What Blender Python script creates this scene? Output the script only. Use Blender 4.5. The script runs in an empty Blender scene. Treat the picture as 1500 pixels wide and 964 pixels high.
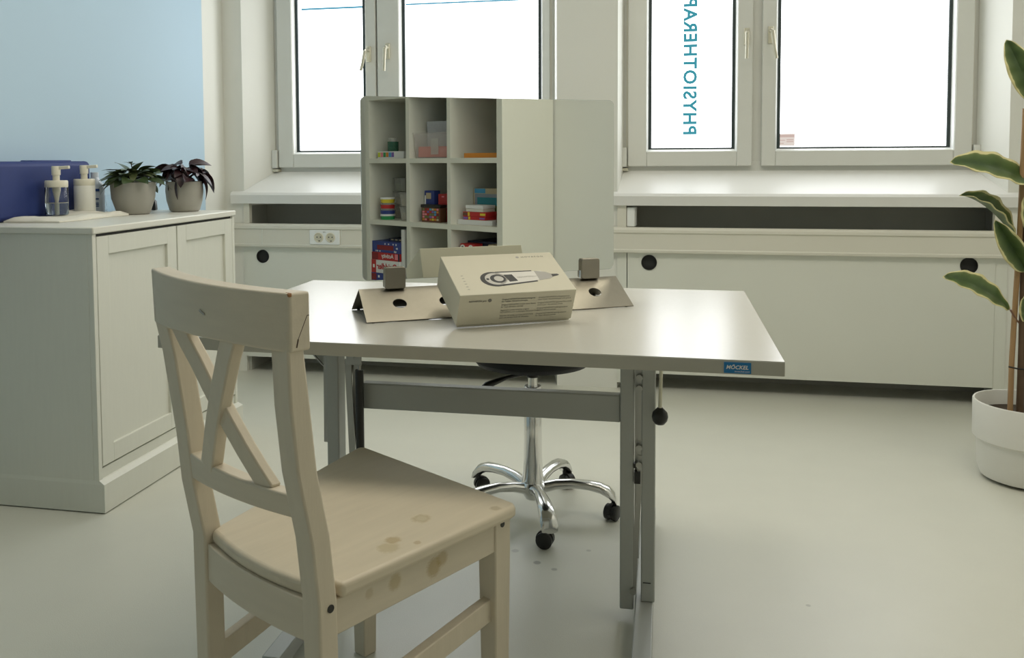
import bpy, bmesh, math, random
from mathutils import Vector, Matrix
random.seed(7)
SC = bpy.context.scene
COL = SC.collection

# ------------------------------------------------------------------ camera
cam = bpy.data.cameras.new('camera'); cam.sensor_fit = 'HORIZONTAL'; cam.sensor_width = 36.0
cam.lens = 30.852; cam.shift_x = 0.028; cam.shift_y = -0.1198; cam.clip_start = 0.02
co = bpy.data.objects.new('camera', cam); COL.objects.link(co)
YAW, PIT, ROL = 0.2031, 0.053, -0.0053
fw = Vector((-math.sin(YAW)*math.cos(PIT), math.cos(YAW)*math.cos(PIT), -math.sin(PIT)))
rt = Vector((math.cos(YAW), math.sin(YAW), 0)); upv = rt.cross(fw)
r2 = rt*math.cos(ROL) + upv*math.sin(ROL); u2 = upv*math.cos(ROL) - rt*math.sin(ROL)
co.matrix_world = Matrix(((r2.x, u2.x, -fw.x, 0), (r2.y, u2.y, -fw.y, 0), (r2.z, u2.z, -fw.z, 1.089), (0, 0, 0, 1)))
SC.camera = co

# ------------------------------------------------------------------ world, view, lights
wd = bpy.data.worlds.new('overcast_sky'); SC.world = wd; wd.use_nodes = True
wd.node_tree.nodes['Background'].inputs[0].default_value = (0.85, 0.92, 1.0, 1)
wd.node_tree.nodes['Background'].inputs[1].default_value = 1.0
vs = SC.view_settings; vs.view_transform = 'Standard'; vs.look = 'None'; vs.gamma = 1.0; vs.exposure = 0.0; vs.use_curve_mapping = False
PANE_STRENGTH = 4.1
def area(name, loc, rot, sx, sy, power, col):
    l = bpy.data.lights.new(name, 'AREA'); l.shape = 'RECTANGLE'; l.size = sx; l.size_y = sy; l.energy = power; l.color = col
    o = bpy.data.objects.new(name, l); COL.objects.link(o); o.location = loc; o.rotation_euler = rot
    return o
area('ceiling_lamp_light', (-0.7, 2.25, 2.84), (0, 0, 0), 1.4, 0.75, 16, (1.0, 0.92, 0.79))
area('ceiling_lamp_light', (1.0, 2.05, 2.84), (0, 0, 0), 1.4, 0.75, 16, (1.0, 0.92, 0.79))

# ------------------------------------------------------------------ materials
def mat(name, col, rough=0.5, metal=0.0, noise=0.0, nscale=40, bump=0.0, bscale=200, stretch=(1, 1, 1), spec=0.5, coat=0.0):
    m = bpy.data.materials.new(name); m.use_nodes = True
    nt = m.node_tree; b = nt.nodes['Principled BSDF']
    b.inputs['Base Color'].default_value = (*col, 1); b.inputs['Roughness'].default_value = rough
    b.inputs['Metallic'].default_value = metal; b.inputs['Specular IOR Level'].default_value = spec
    b.inputs['Coat Weight'].default_value = coat
    tc = nt.nodes.new('ShaderNodeTexCoord'); mp = nt.nodes.new('ShaderNodeMapping'); mp.inputs['Scale'].default_value = stretch
    nt.links.new(tc.outputs['Object'], mp.inputs['Vector'])
    if noise > 0:
        n = nt.nodes.new('ShaderNodeTexNoise'); n.inputs['Scale'].default_value = nscale; n.inputs['Detail'].default_value = 4
        nt.links.new(mp.outputs[0], n.inputs['Vector'])
        mx = nt.nodes.new('ShaderNodeMix'); mx.data_type = 'RGBA'; mx.name = 'tone'
        mx.inputs[6].default_value = (*[c*(1-noise) for c in col], 1); mx.inputs[7].default_value = (*[min(1, c*(1+noise)) for c in col], 1)
        nt.links.new(n.outputs['Fac'], mx.inputs[0]); nt.links.new(mx.outputs[2], b.inputs['Base Color'])
    if bump > 0:
        n2 = nt.nodes.new('ShaderNodeTexNoise'); n2.inputs['Scale'].default_value = bscale; n2.inputs['Detail'].default_value = 3
        nt.links.new(mp.outputs[0], n2.inputs['Vector'])
        bp = nt.nodes.new('ShaderNodeBump'); bp.inputs['Strength'].default_value = bump; bp.inputs['Distance'].default_value = 0.002
        nt.links.new(n2.outputs['Fac'], bp.inputs['Height']); nt.links.new(bp.outputs[0], b.inputs['Normal'])
    return m
def add_spots(m, spots, coords='Object'):
    """round knots / stains of a given colour at fixed places of the object: (x, y, z, radius, colour, amount)"""
    nt = m.node_tree; b = nt.nodes['Principled BSDF']; tc = nt.nodes.new('ShaderNodeTexCoord')
    nz = nt.nodes.new('ShaderNodeTexNoise'); nz.inputs['Scale'].default_value = 60
    src = b.inputs['Base Color'].links[0].from_socket if b.inputs['Base Color'].links else None
    for (x, y, z, r, c, amt) in spots:
        d = nt.nodes.new('ShaderNodeVectorMath'); d.operation = 'DISTANCE'; d.inputs[1].default_value = (x, y, z)
        nt.links.new(tc.outputs[coords], d.inputs[0])
        ad = nt.nodes.new('ShaderNodeMath'); ad.operation = 'MULTIPLY_ADD'; ad.inputs[1].default_value = r*0.7; ad.inputs[2].default_value = -r*0.35
        nt.links.new(nz.outputs['Fac'], ad.inputs[0])
        sm = nt.nodes.new('ShaderNodeMath'); sm.operation = 'ADD'; nt.links.new(d.outputs['Value'], sm.inputs[0]); nt.links.new(ad.outputs[0], sm.inputs[1])
        mr = nt.nodes.new('ShaderNodeMapRange'); mr.inputs['From Min'].default_value = r*0.6; mr.inputs['From Max'].default_value = r
        mr.inputs['To Min'].default_value = amt; mr.inputs['To Max'].default_value = 0.0
        nt.links.new(sm.outputs[0], mr.inputs['Value'])
        mx = nt.nodes.new('ShaderNodeMix'); mx.data_type = 'RGBA'
        nt.links.new(mr.outputs[0], mx.inputs[0])
        if src: nt.links.new(src, mx.inputs[6])
        else: mx.inputs[6].default_value = b.inputs['Base Color'].default_value
        mx.inputs[7].default_value = (*c, 1); src = mx.outputs[2]
    nt.links.new(src, b.inputs['Base Color'])
def glass(name, col=(1, 1, 1), rough=0.0, ior=1.45):
    m = mat(name, col, rough); m.node_tree.nodes['Principled BSDF'].inputs['Transmission Weight'].default_value = 1.0
    m.node_tree.nodes['Principled BSDF'].inputs['IOR'].default_value = ior
    return m
def clear_plastic(name, col, alpha):
    m = mat(name, col, 0.25); m.node_tree.nodes['Principled BSDF'].inputs['Alpha'].default_value = alpha
    return m
def emit(name, col, st):
    m = bpy.data.materials.new(name); m.use_nodes = True; nt = m.node_tree; nt.nodes.clear()
    e = nt.nodes.new('ShaderNodeEmission'); e.inputs[0].default_value = (*col, 1); e.inputs[1].default_value = st
    o = nt.nodes.new('ShaderNodeOutputMaterial'); nt.links.new(e.outputs[0], o.inputs[0]); return m

M = {}
M['wall'] = mat('white_wall_paint', (0.80, 0.80, 0.735), 0.7, noise=0.02, nscale=3, bump=0.05, bscale=150)
M['ceiling'] = mat('ceiling_paint', (0.82, 0.82, 0.78), 0.8, noise=0.02)
M['floor'] = mat('linoleum', (0.64, 0.64, 0.555), 0.34, noise=0.04, nscale=6, bump=0.22, bscale=330)
add_spots(M['floor'], [(-0.33, 2.30, 0, 0.012, (.16, .16, .14), .6), (-0.28, 2.27, 0, 0.010, (.2, .2, .18), .5), (-0.40, 2.36, 0, 0.012, (.2, .2, .18), .4), (-0.2, 2.40, 0, 0.009, (.2, .2, .18), .4), (0.35, 2.2, 0, 0.008, (.3, .3, .26), .5), (0.12, 1.9, 0, 0.008, (.3, .3, .26), .5)])
M['pvc'] = mat('white_pvc', (0.74, 0.745, 0.69), 0.35, noise=0.01)
M['bead'] = mat('white_glazing_bead', (0.9, 0.92, 0.9), 0.3, noise=0.01)
M['gasket'] = mat('dark_rubber', (0.03, 0.045, 0.045), 0.5, noise=0.1)
M['sill'] = mat('white_sill_stone', (0.80, 0.80, 0.76), 0.28, noise=0.015, nscale=8)
M['trunk'] = mat('cream_trunking', (0.76, 0.74, 0.64), 0.45, noise=0.01)
M['cover'] = mat('radiator_cover_paint', (0.77, 0.78, 0.70), 0.5, noise=0.015, nscale=4)
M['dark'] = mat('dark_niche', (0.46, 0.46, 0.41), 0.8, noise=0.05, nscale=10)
M['black'] = mat('black_plastic', (0.012, 0.012, 0.011), 0.35, noise=0.1)
M['blackmatte'] = mat('black_matte', (0.02, 0.02, 0.018), 0.7, noise=0.1)
M['handle'] = mat('champagne_handle', (0.66, 0.63, 0.50), 0.3, 0.3, noise=0.02)
M['pane'] = emit('frosted_daylight_pane', (0.95, 0.98, 1.0), PANE_STRENGTH)
M['teal'] = emit('backlit_teal_film', (0.055, 0.30, 0.37), 1.0)
M['stripe'] = emit('backlit_blue_stripe', (0.11, 0.36, 0.50), 1.0)
M['cab'] = mat('white_stained_pine', (0.74, 0.745, 0.66), 0.42, noise=0.03, nscale=14, stretch=(6, 6, 0.6), bump=0.08, bscale=60)
M['cabtop'] = mat('white_stained_pine_top', (0.78, 0.775, 0.69), 0.35, noise=0.03, nscale=14, stretch=(6, 0.6, 6), bump=0.06, bscale=60)
M['wood'] = mat('whitewashed_pine', (0.675, 0.605, 0.475), 0.5, noise=0.07, nscale=9, stretch=(7, 7, 0.9), bump=0.1, bscale=40)
M['woodseat'] = mat('whitewashed_pine_seat', (0.675, 0.60, 0.46), 0.42, noise=0.08, nscale=9, stretch=(8, 0.8, 7), bump=0.1, bscale=40)
M['woodrail'] = mat('whitewashed_pine_rail', (0.675, 0.605, 0.475), 0.5, noise=0.07, nscale=9, stretch=(0.9, 7, 7), bump=0.1, bscale=40)
M['bare'] = mat('bare_brown_wood', (0.36, 0.17, 0.06), 0.6, noise=0.15)
M['crack'] = mat('dark_crack', (0.06, 0.035, 0.02), 0.8, noise=0.1)
M['table'] = mat('light_grey_laminate', (0.60, 0.585, 0.52), 0.24, noise=0.02, nscale=120, bump=0.03, bscale=900)
M['tableedge'] = mat('grey_table_edge', (0.47, 0.455, 0.385), 0.45, noise=0.02)
M['grey'] = mat('silver_grey_powder_coat', (0.43, 0.445, 0.42), 0.38, 0.15, noise=0.02, nscale=200)
M['steel'] = mat('zinc_steel', (0.40, 0.40, 0.38), 0.35, 0.9, noise=0.05)
M['chrome'] = mat('chrome', (0.80, 0.80, 0.80), 0.08, 1.0, noise=0.01)
M['alu'] = mat('polished_aluminium', (0.70, 0.70, 0.69), 0.16, 1.0, noise=0.02)
M['brushed'] = mat('brushed_stainless', (0.29, 0.27, 0.22), 0.42, 1.0, noise=0.05, nscale=90, bump=0.05, bscale=500)
M['clampface'] = mat('satin_clamp_metal', (0.33, 0.305, 0.26), 0.4, 1.0, noise=0.03)
M['mirror'] = mat('mirror_glass', (0.90, 0.92, 0.89), 0.0, 1.0)
M['edgeglass'] = mat('polished_glass_edge', (0.75, 0.80, 0.77), 0.1, 0.6, noise=0.02)
M['label'] = mat('blue_label', (0.012, 0.19, 0.46), 0.4, noise=0.02)
M['white'] = mat('white_print', (0.82, 0.82, 0.80), 0.5, noise=0.01)
M['card'] = mat('cream_carton', (0.69, 0.655, 0.52), 0.5, noise=0.015)
M['ink'] = mat('dark_ink', (0.03, 0.03, 0.03), 0.5, noise=0.05)
M['inkgrey'] = mat('grey_ink', (0.17, 0.165, 0.14), 0.5, noise=0.05)
M['devgrey'] = mat('printed_light_grey', (0.60, 0.58, 0.53), 0.4, noise=0.02)
M['devmid'] = mat('printed_mid_grey', (0.42, 0.405, 0.37), 0.4, noise=0.02)
M['devwhite'] = mat('printed_white', (0.78, 0.76, 0.70), 0.4, noise=0.02)
M['cushion'] = mat('navy_vinyl', (0.012, 0.030, 0.160), 0.6, noise=0.05, bump=0.05, bscale=120)
M['pump'] = mat('ivory_pump_plastic', (0.78, 0.74, 0.60), 0.35, noise=0.01)
M['whitebottle'] = mat('white_bottle_plastic', (0.76, 0.755, 0.68), 0.4, noise=0.01)
M['bluewhite'] = mat('bluish_white_plastic', (0.74, 0.81, 0.88), 0.35, noise=0.01)
M['navyink'] = mat('navy_ink', (0.02, 0.07, 0.24), 0.5, noise=0.02)
M['clear'] = glass('clear_plastic_bottle', (0.95, 0.98, 1.0))
M['liquid'] = glass('clear_gel', (0.80, 0.90, 0.98), 0.0, 1.36)
M['cloth'] = mat('cream_cotton_towel', (0.79, 0.765, 0.66), 0.9, noise=0.04, nscale=60, bump=0.4, bscale=200)
M['potgrey'] = mat('grey_ceramic_pot', (0.40, 0.385, 0.335), 0.5, noise=0.03)
M['soil'] = mat('potting_soil', (0.05, 0.035, 0.022), 0.9, noise=0.3, bump=0.5)
M['potwhite'] = mat('white_plastic_planter', (0.78, 0.77, 0.71), 0.35, noise=0.01)
M['green1'] = mat('dark_green_leaf', (0.055, 0.085, 0.030), 0.35, noise=0.35, nscale=40)
M['green2'] = mat('pale_green_leaf', (0.13, 0.16, 0.065), 0.35, noise=0.3, nscale=40)
M['purple'] = mat('dark_purple_leaf', (0.035, 0.012, 0.014), 0.4, noise=0.4, nscale=40)
M['stem'] = mat('brown_stem', (0.10, 0.06, 0.03), 0.6, noise=0.2)
M['bamboo'] = mat('bamboo_cane', (0.36, 0.22, 0.10), 0.5, noise=0.12, stretch=(1, 1, 0.2))
M['petiole'] = mat('reddish_petiole', (0.20, 0.10, 0.06), 0.5, noise=0.1)
M['shelf'] = mat('white_shelf_foil', (0.76, 0.755, 0.66), 0.45, noise=0.01)
M['fabric'] = mat('black_upholstery', (0.009, 0.010, 0.011), 0.7, noise=0.1, bump=0.1)
for n, c in dict(red=(0.50, 0.025, 0.025), darkred=(0.24, 0.015, 0.02), blue=(0.03, 0.055, 0.25), yellow=(0.75, 0.62, 0.04), green=(0.03, 0.33, 0.10),
                 orange=(0.66, 0.25, 0.03), pink=(0.80, 0.25, 0.30), lime=(0.62, 0.68, 0.05), sky=(0.08, 0.35, 0.60), violet=(0.22, 0.13, 0.45),
                 darknavy=(0.012, 0.022, 0.05), teal2=(0.03, 0.25, 0.30), moss=(0.16, 0.20, 0.06), sand=(0.55, 0.46, 0.30), brown=(0.14, 0.06, 0.03), coral=(0.75, 0.13, 0.07), greyblue=(0.28, 0.31, 0.36)).items():
    M[n] = mat('printed_card_'+n, c, 0.45, noise=0.06)
M['darkjar'] = mat('green_glass_beads', (0.04, 0.13, 0.08), 0.2, noise=0.5, nscale=120)
M['tub'] = clear_plastic('clear_tub', (0.85, 0.80, 0.76), 0.20)
M['tub2'] = clear_plastic('clear_frosted_tub', (0.70, 0.69, 0.63), 0.35)
M['paper'] = mat('printed_paper', (0.46, 0.48, 0.50), 0.7, noise=0.12, nscale=50)
M['sticker'] = emit('backlit_paper_sticker', (0.74, 0.66, 0.60), 1.0)
M['stickertop'] = emit('backlit_sticker_band', (0.60, 0.46, 0.41), 1.0)

# ------------------------------------------------------------------ mesh builder
class MB:
    def __init__(s): s.v = []; s.f = []
    def add(s, vs, fs):
        o = len(s.v); s.v += [tuple(v) for v in vs]; s.f += [tuple(i+o for i in f) for f in fs]; return s
    def box(s, x0, x1, y0, y1, z0, z1):
        return s.add([(x0,y0,z0),(x1,y0,z0),(x1,y1,z0),(x0,y1,z0),(x0,y0,z1),(x1,y0,z1),(x1,y1,z1),(x0,y1,z1)],
                     [(0,3,2,1),(4,5,6,7),(0,1,5,4),(1,2,6,5),(2,3,7,6),(3,0,4,7)])
    def prism(s, poly, lo, hi, axis='z'):
        n = len(poly)
        def P(p, h):
            return {'z': (p[0], p[1], h), 'y': (p[0], h, p[1]), 'x': (h, p[0], p[1])}[axis]
        vs = [P(p, lo) for p in poly] + [P(p, hi) for p in poly]
        fs = [tuple(range(n-1, -1, -1)), tuple(range(n, 2*n))] + [(i, (i+1) % n, n+(i+1) % n, n+i) for i in range(n)]
        return s.add(vs, fs)
    def hull8(s, a, b):      # two quads joined
        return s.add(list(a)+list(b), [(3,2,1,0),(4,5,6,7),(0,1,5,4),(1,2,6,5),(2,3,7,6),(3,0,4,7)])
    def loft(s, rings, cap=True):
        n = len(rings[0]); o = []
        for r in rings: o += list(r)
        fs = []
        for k in range(len(rings)-1):
            for i in range(n): fs.append((k*n+i, k*n+(i+1) % n, (k+1)*n+(i+1) % n, (k+1)*n+i))
        if cap: fs += [tuple(range(n-1, -1, -1)), tuple(range((len(rings)-1)*n, len(rings)*n))]
        return s.add(o, fs)
    def lathe(s, prof, seg=32, c=(0, 0), cap=True):
        rings = [[(c[0]+r*math.cos(2*math.pi*i/seg), c[1]+r*math.sin(2*math.pi*i/seg), z) for i in range(seg)] for r, z in prof]
        return s.loft(rings, cap)
    def tube(s, pts, r, seg=10, cap=True):
        pts = [Vector(p) for p in pts]; rings = []
        for i, p in enumerate(pts):
            d = (pts[min(i+1, len(pts)-1)]-pts[max(i-1, 0)]).normalized()
            a = d.cross(Vector((0, 0, 1)) if abs(d.z) < 0.95 else Vector((1, 0, 0))).normalized(); b = a.cross(d)
            rr = r[i] if isinstance(r, (list, tuple)) else r
            rings.append([tuple(p+a*rr*math.cos(2*math.pi*k/seg)+b*rr*math.sin(2*math.pi*k/seg)) for k in range(seg)])
        return s.loft(rings, cap)
    def bar(s, p, q, w, h, up=(0, 0, 1)):    # rectangular bar, w across, h along up
        p = Vector(p); q = Vector(q); d = (q-p).normalized(); a = d.cross(Vector(up)).normalized(); u = a.cross(d)
        def ring(c): return [tuple(c+a*w/2*sx+u*h/2*sz) for sx, sz in ((-1,-1),(1,-1),(1,1),(-1,1))]
        return s.loft([ring(p), ring(q)])
    def build(s, name, m, parent=None, smooth=False, bevel=0.0, seg=2, solid=0.0):
        me = bpy.data.meshes.new(name); me.from_pydata(s.v, [], s.f); me.update()
        bm = bmesh.new(); bm.from_mesh(me); bmesh.ops.recalc_face_normals(bm, faces=bm.faces); bm.to_mesh(me); bm.free()
        me.materials.append(M[m] if isinstance(m, str) else m)
        o = bpy.data.objects.new(name, me); COL.objects.link(o)
        if parent: o.parent = parent
        if smooth:
            for p in me.polygons: p.use_smooth = True
            me.set_sharp_from_angle(angle=math.radians(40))
        if solid:
            sd = o.modifiers.new('solid', 'SOLIDIFY'); sd.thickness = solid; sd.offset = 0
        if bevel:
            b = o.modifiers.new('bevel', 'BEVEL'); b.width = bevel; b.segments = seg; b.limit_method = 'ANGLE'; b.angle_limit = math.radians(40)
            for p in me.polygons: p.use_smooth = True
            me.set_sharp_from_angle(angle=math.radians(50))
        return o
def tag(o, label, cat, group=None):
    o['label'] = label; o['category'] = cat
    if group: o['group'] = group
    return o
def thing(name, label, cat, loc=(0, 0, 0), rz=0.0, group=None):
    o = bpy.data.objects.new(name, None); o.empty_display_size = 0.05; COL.objects.link(o)
    o.location = loc; o.rotation_euler = (0, 0, rz); return tag(o, label, cat, group)
def struct(o): o['kind'] = 'structure'; return o
def plate(mb, x0, x1, z0, z1, y0, y1, holes, seg=28, axis='y'):
    """plate in the x-z plane, thickness y0..y1, with true round holes (cx, cz, r); holes sorted along x"""
    def P(x, y, z): return (x, y, z)
    cur = x0
    for (cx, cz, r) in holes:
        a, b = cx-r*1.5, cx+r*1.5
        if a > cur: mb.box(cur, a, y0, y1, z0, z1)
        sq = [(b, cz), (b, z1), (a, z1), (a, z0), (b, z0)]
        lo, hi = [], []
        circ = [(cx+r*math.cos(2*math.pi*i/seg), cz+r*math.sin(2*math.pi*i/seg)) for i in range(seg)]
        outer = []
        for i in range(seg):
            an = 2*math.pi*i/seg; c, s_ = math.cos(an), math.sin(an)
            t = 1e9
            if c > 1e-6: t = min(t, (b-cx)/c)
            if c < -1e-6: t = min(t, (a-cx)/c)
            if s_ > 1e-6: t = min(t, (z1-cz)/s_)
            if s_ < -1e-6: t = min(t, (z0-cz)/s_)
            outer.append((cx+c*t, cz+s_*t))
        vs = [P(x, y0, z) for x, z in circ]+[P(x, y0, z) for x, z in outer]+[P(x, y1, z) for x, z in circ]+[P(x, y1, z) for x, z in outer]
        fs = []; n = seg
        for i in range(n):
            j = (i+1) % n
            fs += [(i, j, n+j, n+i), (2*n+i, 3*n+i, 3*n+j, 2*n+j), (i, 2*n+i, 2*n+j, j), (n+i, n+j, 3*n+j, 3*n+i)]
        k = len(mb.v); mb.add(vs, fs)
        # square corners left open by the radial sampling
        for (X, Z) in ((a, z0), (b, z0), (a, z1), (b, z1)):
            best = sorted(range(n), key=lambda i: (outer[i][0]-X)**2+(outer[i][1]-Z)**2)
            cand = [i for i in best[:4]]
            i1 = [i for i in cand if abs(outer[i][0]-X) < 1e-6]; i2 = [i for i in cand if abs(outer[i][1]-Z) < 1e-6]
            if i1 and i2 and i1[0] != i2[0]:
                p, q = outer[i1[0]], outer[i2[0]]
                mb.add([P(p[0], y0, p[1]), P(X, y0, Z), P(q[0], y0, q[1]), P(p[0], y1, p[1]), P(X, y1, Z), P(q[0], y1, q[1])], [(0, 1, 2), (3, 5, 4), (0, 3, 4, 1), (1, 4, 5, 2)])
        cur = b
    if cur < x1: mb.box(cur, x1, y0, y1, z0, z1)
    return mb
def text(name, s, size, m, parent, mtx, align='LEFT', spacing=1.0, line=1.0, shear=0.0, bold=0.0, depth=0.0):
    cu = bpy.data.curves.new(name, 'FONT'); cu.body = s; cu.size = size; cu.align_x = align; cu.space_character = spacing; cu.space_line = line
    cu.shear = shear; cu.offset = bold; cu.extrude = depth; cu.resolution_u = 3
    t = bpy.data.objects.new('tmp', cu); COL.objects.link(t)
    bpy.context.view_layer.update()
    me = bpy.data.meshes.new_from_object(t.evaluated_get(bpy.context.evaluated_depsgraph_get()))
    bpy.data.objects.remove(t); bpy.data.curves.remove(cu)
    me.name = name; me.transform(mtx); me.materials.clear(); me.materials.append(M[m])
    o = bpy.data.objects.new(name, me); COL.objects.link(o); o.parent = parent; return o
def frame3(origin, ex, ey):
    ex = Vector(ex).normalized(); ey = Vector(ey).normalized(); ez = ex.cross(ey)
    return Matrix(((ex.x, ey.x, ez.x, origin[0]), (ex.y, ey.y, ez.y, origin[1]), (ex.z, ey.z, ez.z, origin[2]), (0, 0, 0, 1)))

# ================================================================== room shell
XL, XR, YB, YF, ZC = -2.22, 1.90, 4.17, -1.7, 2.9
struct(MB().box(XL-.2, XR+.2, YF-.2, 4.75, -0.12, 0).build('floor', 'floor'))
struct(MB().box(XL-.2, XR+.2, YF-.2, 4.75, ZC, ZC+.1).build('ceiling', 'ceiling'))
# left wall: pale blue paint that stops short of the window corner
blue = bpy.data.materials.new('blue_wall_paint'); blue.use_nodes = True
nt = blue.node_tree; bs = nt.nodes['Principled BSDF']; bs.inputs['Roughness'].default_value = 0.75
g = nt.nodes.new('ShaderNodeNewGeometry'); sx = nt.nodes.new('ShaderNodeSeparateXYZ'); nt.links.new(g.outputs['Position'], sx.inputs[0])
gt = nt.nodes.new('ShaderNodeMath'); gt.operation = 'GREATER_THAN'; gt.inputs[1].default_value = 3.97; nt.links.new(sx.outputs['Y'], gt.inputs[0])
mx = nt.nodes.new('ShaderNodeMix'); mx.data_type = 'RGBA'; nt.links.new(gt.outputs[0], mx.inputs[0])
mx.inputs[6].default_value = (0.485, 0.645, 0.765, 1); mx.inputs[7].default_value = (0.80, 0.80, 0.735, 1); nt.links.new(mx.outputs[2], bs.inputs['Base Color'])
M['bluewall'] = blue
struct(MB().box(XL-.15, XL, YF, 4.6, 0, ZC).build('wall_left', 'bluewall'))
struct(MB().box(XR, XR+.15, YF, 4.6, 0, ZC).build('wall_right', 'wall'))
struct(MB().box(XL-.15, XR+.15, YF-.15, YF, 0, ZC).build('wall_front', 'wall'))
wb = MB()
ZS = 1.02
wb.prism([(XL, YB), (-2.114, YB), (-2.026, 4.36), (-2.05, 4.46), (-2.05, 4.6), (XL, 4.6)], .86, ZC); wb.box(XL, -2.117, YB, 4.6, 0, .86)
wb.prism([(-.5, YB), (-.214, YB), (-.196, 4.36), (-.17, 4.46), (-.17, 4.6), (-.56, 4.6), (-.56, 4.46), (-.535, 4.36)], 0, ZC)
wb.prism([(1.457, YB), (XR, YB), (XR, 4.6), (1.41, 4.6), (1.41, 4.46), (1.388, 4.36)], .86, ZC); wb.box(1.457, XR, YB, 4.6, 0, .86)
wb.box(-2.08, -.5, 4.30, 4.6, 2.45, ZC); wb.box(-.2, 1.43, 4.30, 4.6, 2.45, ZC)
wb.box(-2.08, -.5, 4.44, 4.6, 0, 1.0); wb.box(-.2, 1.43, 4.44, 4.6, 0, 1.0)
struct(wb.build('wall_back', 'wall'))
# heating niches behind the covers; dark side panels are added to mimic shade
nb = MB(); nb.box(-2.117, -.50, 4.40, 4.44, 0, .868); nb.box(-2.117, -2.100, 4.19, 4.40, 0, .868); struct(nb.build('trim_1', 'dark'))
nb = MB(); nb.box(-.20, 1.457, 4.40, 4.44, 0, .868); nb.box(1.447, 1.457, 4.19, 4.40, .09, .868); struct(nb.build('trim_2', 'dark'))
# sloping window sills
def sill(name, x0, x1, xa0, xa1, xb0, xb1):
    mb = MB()
    A = [(x0, 4.145, .872), (x0, 4.142, .916), (x0, 4.152, .928), (x0, YB, .936)]
    B = [(x1, p[1], p[2]) for p in A]
    mb.add(A+B, [(0, 4, 5, 1), (1, 5, 6, 2), (2, 6, 7, 3)])
    mb.add([(x0, 4.145, .872), (x0, 4.142, .916), (x0, 4.152, .928), (x0, YB, .936), (x0, YB, .872)], [(0, 1, 2, 3, 4)])
    mb.add([(x1, 4.145, .872), (x1, 4.142, .916), (x1, 4.152, .928), (x1, YB, .936), (x1, YB, .872)], [(4, 3, 2, 1, 0)])
    mb.add([(x0, 4.145, .872), (x1, 4.145, .872), (xb1, 4.42, .872), (xb0, 4.42, .872)], [(0, 1, 2, 3)])
    mb.add([(xa0, YB, .936), (xa1, YB, .936), (xb1, 4.36, 1.030), (xb0, 4.36, 1.030), (xb1, 4.43, 1.030), (xb0, 4.43, 1.030), (xb1, 4.43, .872), (xb0, 4.43, .872)],
           [(0, 1, 2, 3), (3, 2, 4, 5), (5, 4, 6, 7)])
    return struct(mb.build(name, 'sill'))
sill('trim_3', -2.178, -.44, -2.115, -.499, -2.028, -.533)
sill('trim_4', -.245, 1.53, -.215, 1.458, -.195, 1.389)
# radiator cover panels with round grip holes
def cover(name, x0, x1, holes):
    mb = plate(MB(), x0, x1, .080, .665, 4.160, 4.178, holes)
    o = struct(mb.build(name, 'cover'))
    for (cx, cz, r) in holes:
        rim = MB().loft([[(cx+rr*math.cos(2*math.pi*i/28), y, cz+rr*math.sin(2*math.pi*i/28)) for i in range(28)] for rr, y in ((r, 4.157), (r*.94, 4.157), (r*.94, 4.186), (r, 4.186))], cap=False)
        rim.build('hole_rim', 'blackmatte', o)
        MB().loft([[(cx+r*math.cos(2*math.pi*i/28), y, cz+r*math.sin(2*math.pi*i/28)) for i in range(28)] for y in (4.172, 4.176)]).build('hole_backing', 'blackmatte', o)
    return o
cover('trim_5', -2.105, -.51, [(-2.012, .601, .034)])
cover('trim_6', -.166, 1.412, [(-.066, .605, .036), (1.306, .616, .036)])
struct(MB().box(-.214, -.170, 4.163, 4.178, .03, .665).box(1.4135, 1.460, 4.163, 4.178, 0.0, .665).box(-2.117, -2.1065, 4.163, 4.178, 0.08, .665).build('trim_7', 'cover'))
# cable trunking under the slots
tr = MB(); prof = [(4.168, .652), (4.135, .652), (4.133, .665), (4.137, .668), (4.137, .742), (4.131, .745), (4.131, .760), (4.140, .770), (4.168, .770)]
tr.prism(prof, XL+.001, XR-.001, 'x'); struct(tr.build('trim_8', 'trunk', bevel=.002))
struct(MB().box(-1.578, -1.574, 4.1345, 4.1375, .668, .744).box(-2.005, -2.0, 4.1345, 4.1375, .668, .744).build('trim_9', 'cover'))
# slot ends and the bracket in the right slot
struct(MB().box(-2.114, -2.083, 4.16, 4.19, .770, .872).box(-.50, -.49, 4.165, 4.2, .770, .872).build('trim_10', 'trunk'))
struct(MB().box(-.214, -.172, 4.16, 4.40, .770, .872).box(1.405, 1.457, 4.16, 4.19, .770, .872).build('trim_11', 'trunk'))
br = MB(); br.prism([(-.170, 4.165), (-.135, 4.165), (-.128, 4.18), (-.125, 4.25), (-.170, 4.25)], .772, .862, 'z')
tag(br.build('slot_bracket', 'bead', bevel=.003), 'small white bracket at left end of the long dark slot under the right sill', 'bracket')

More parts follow.
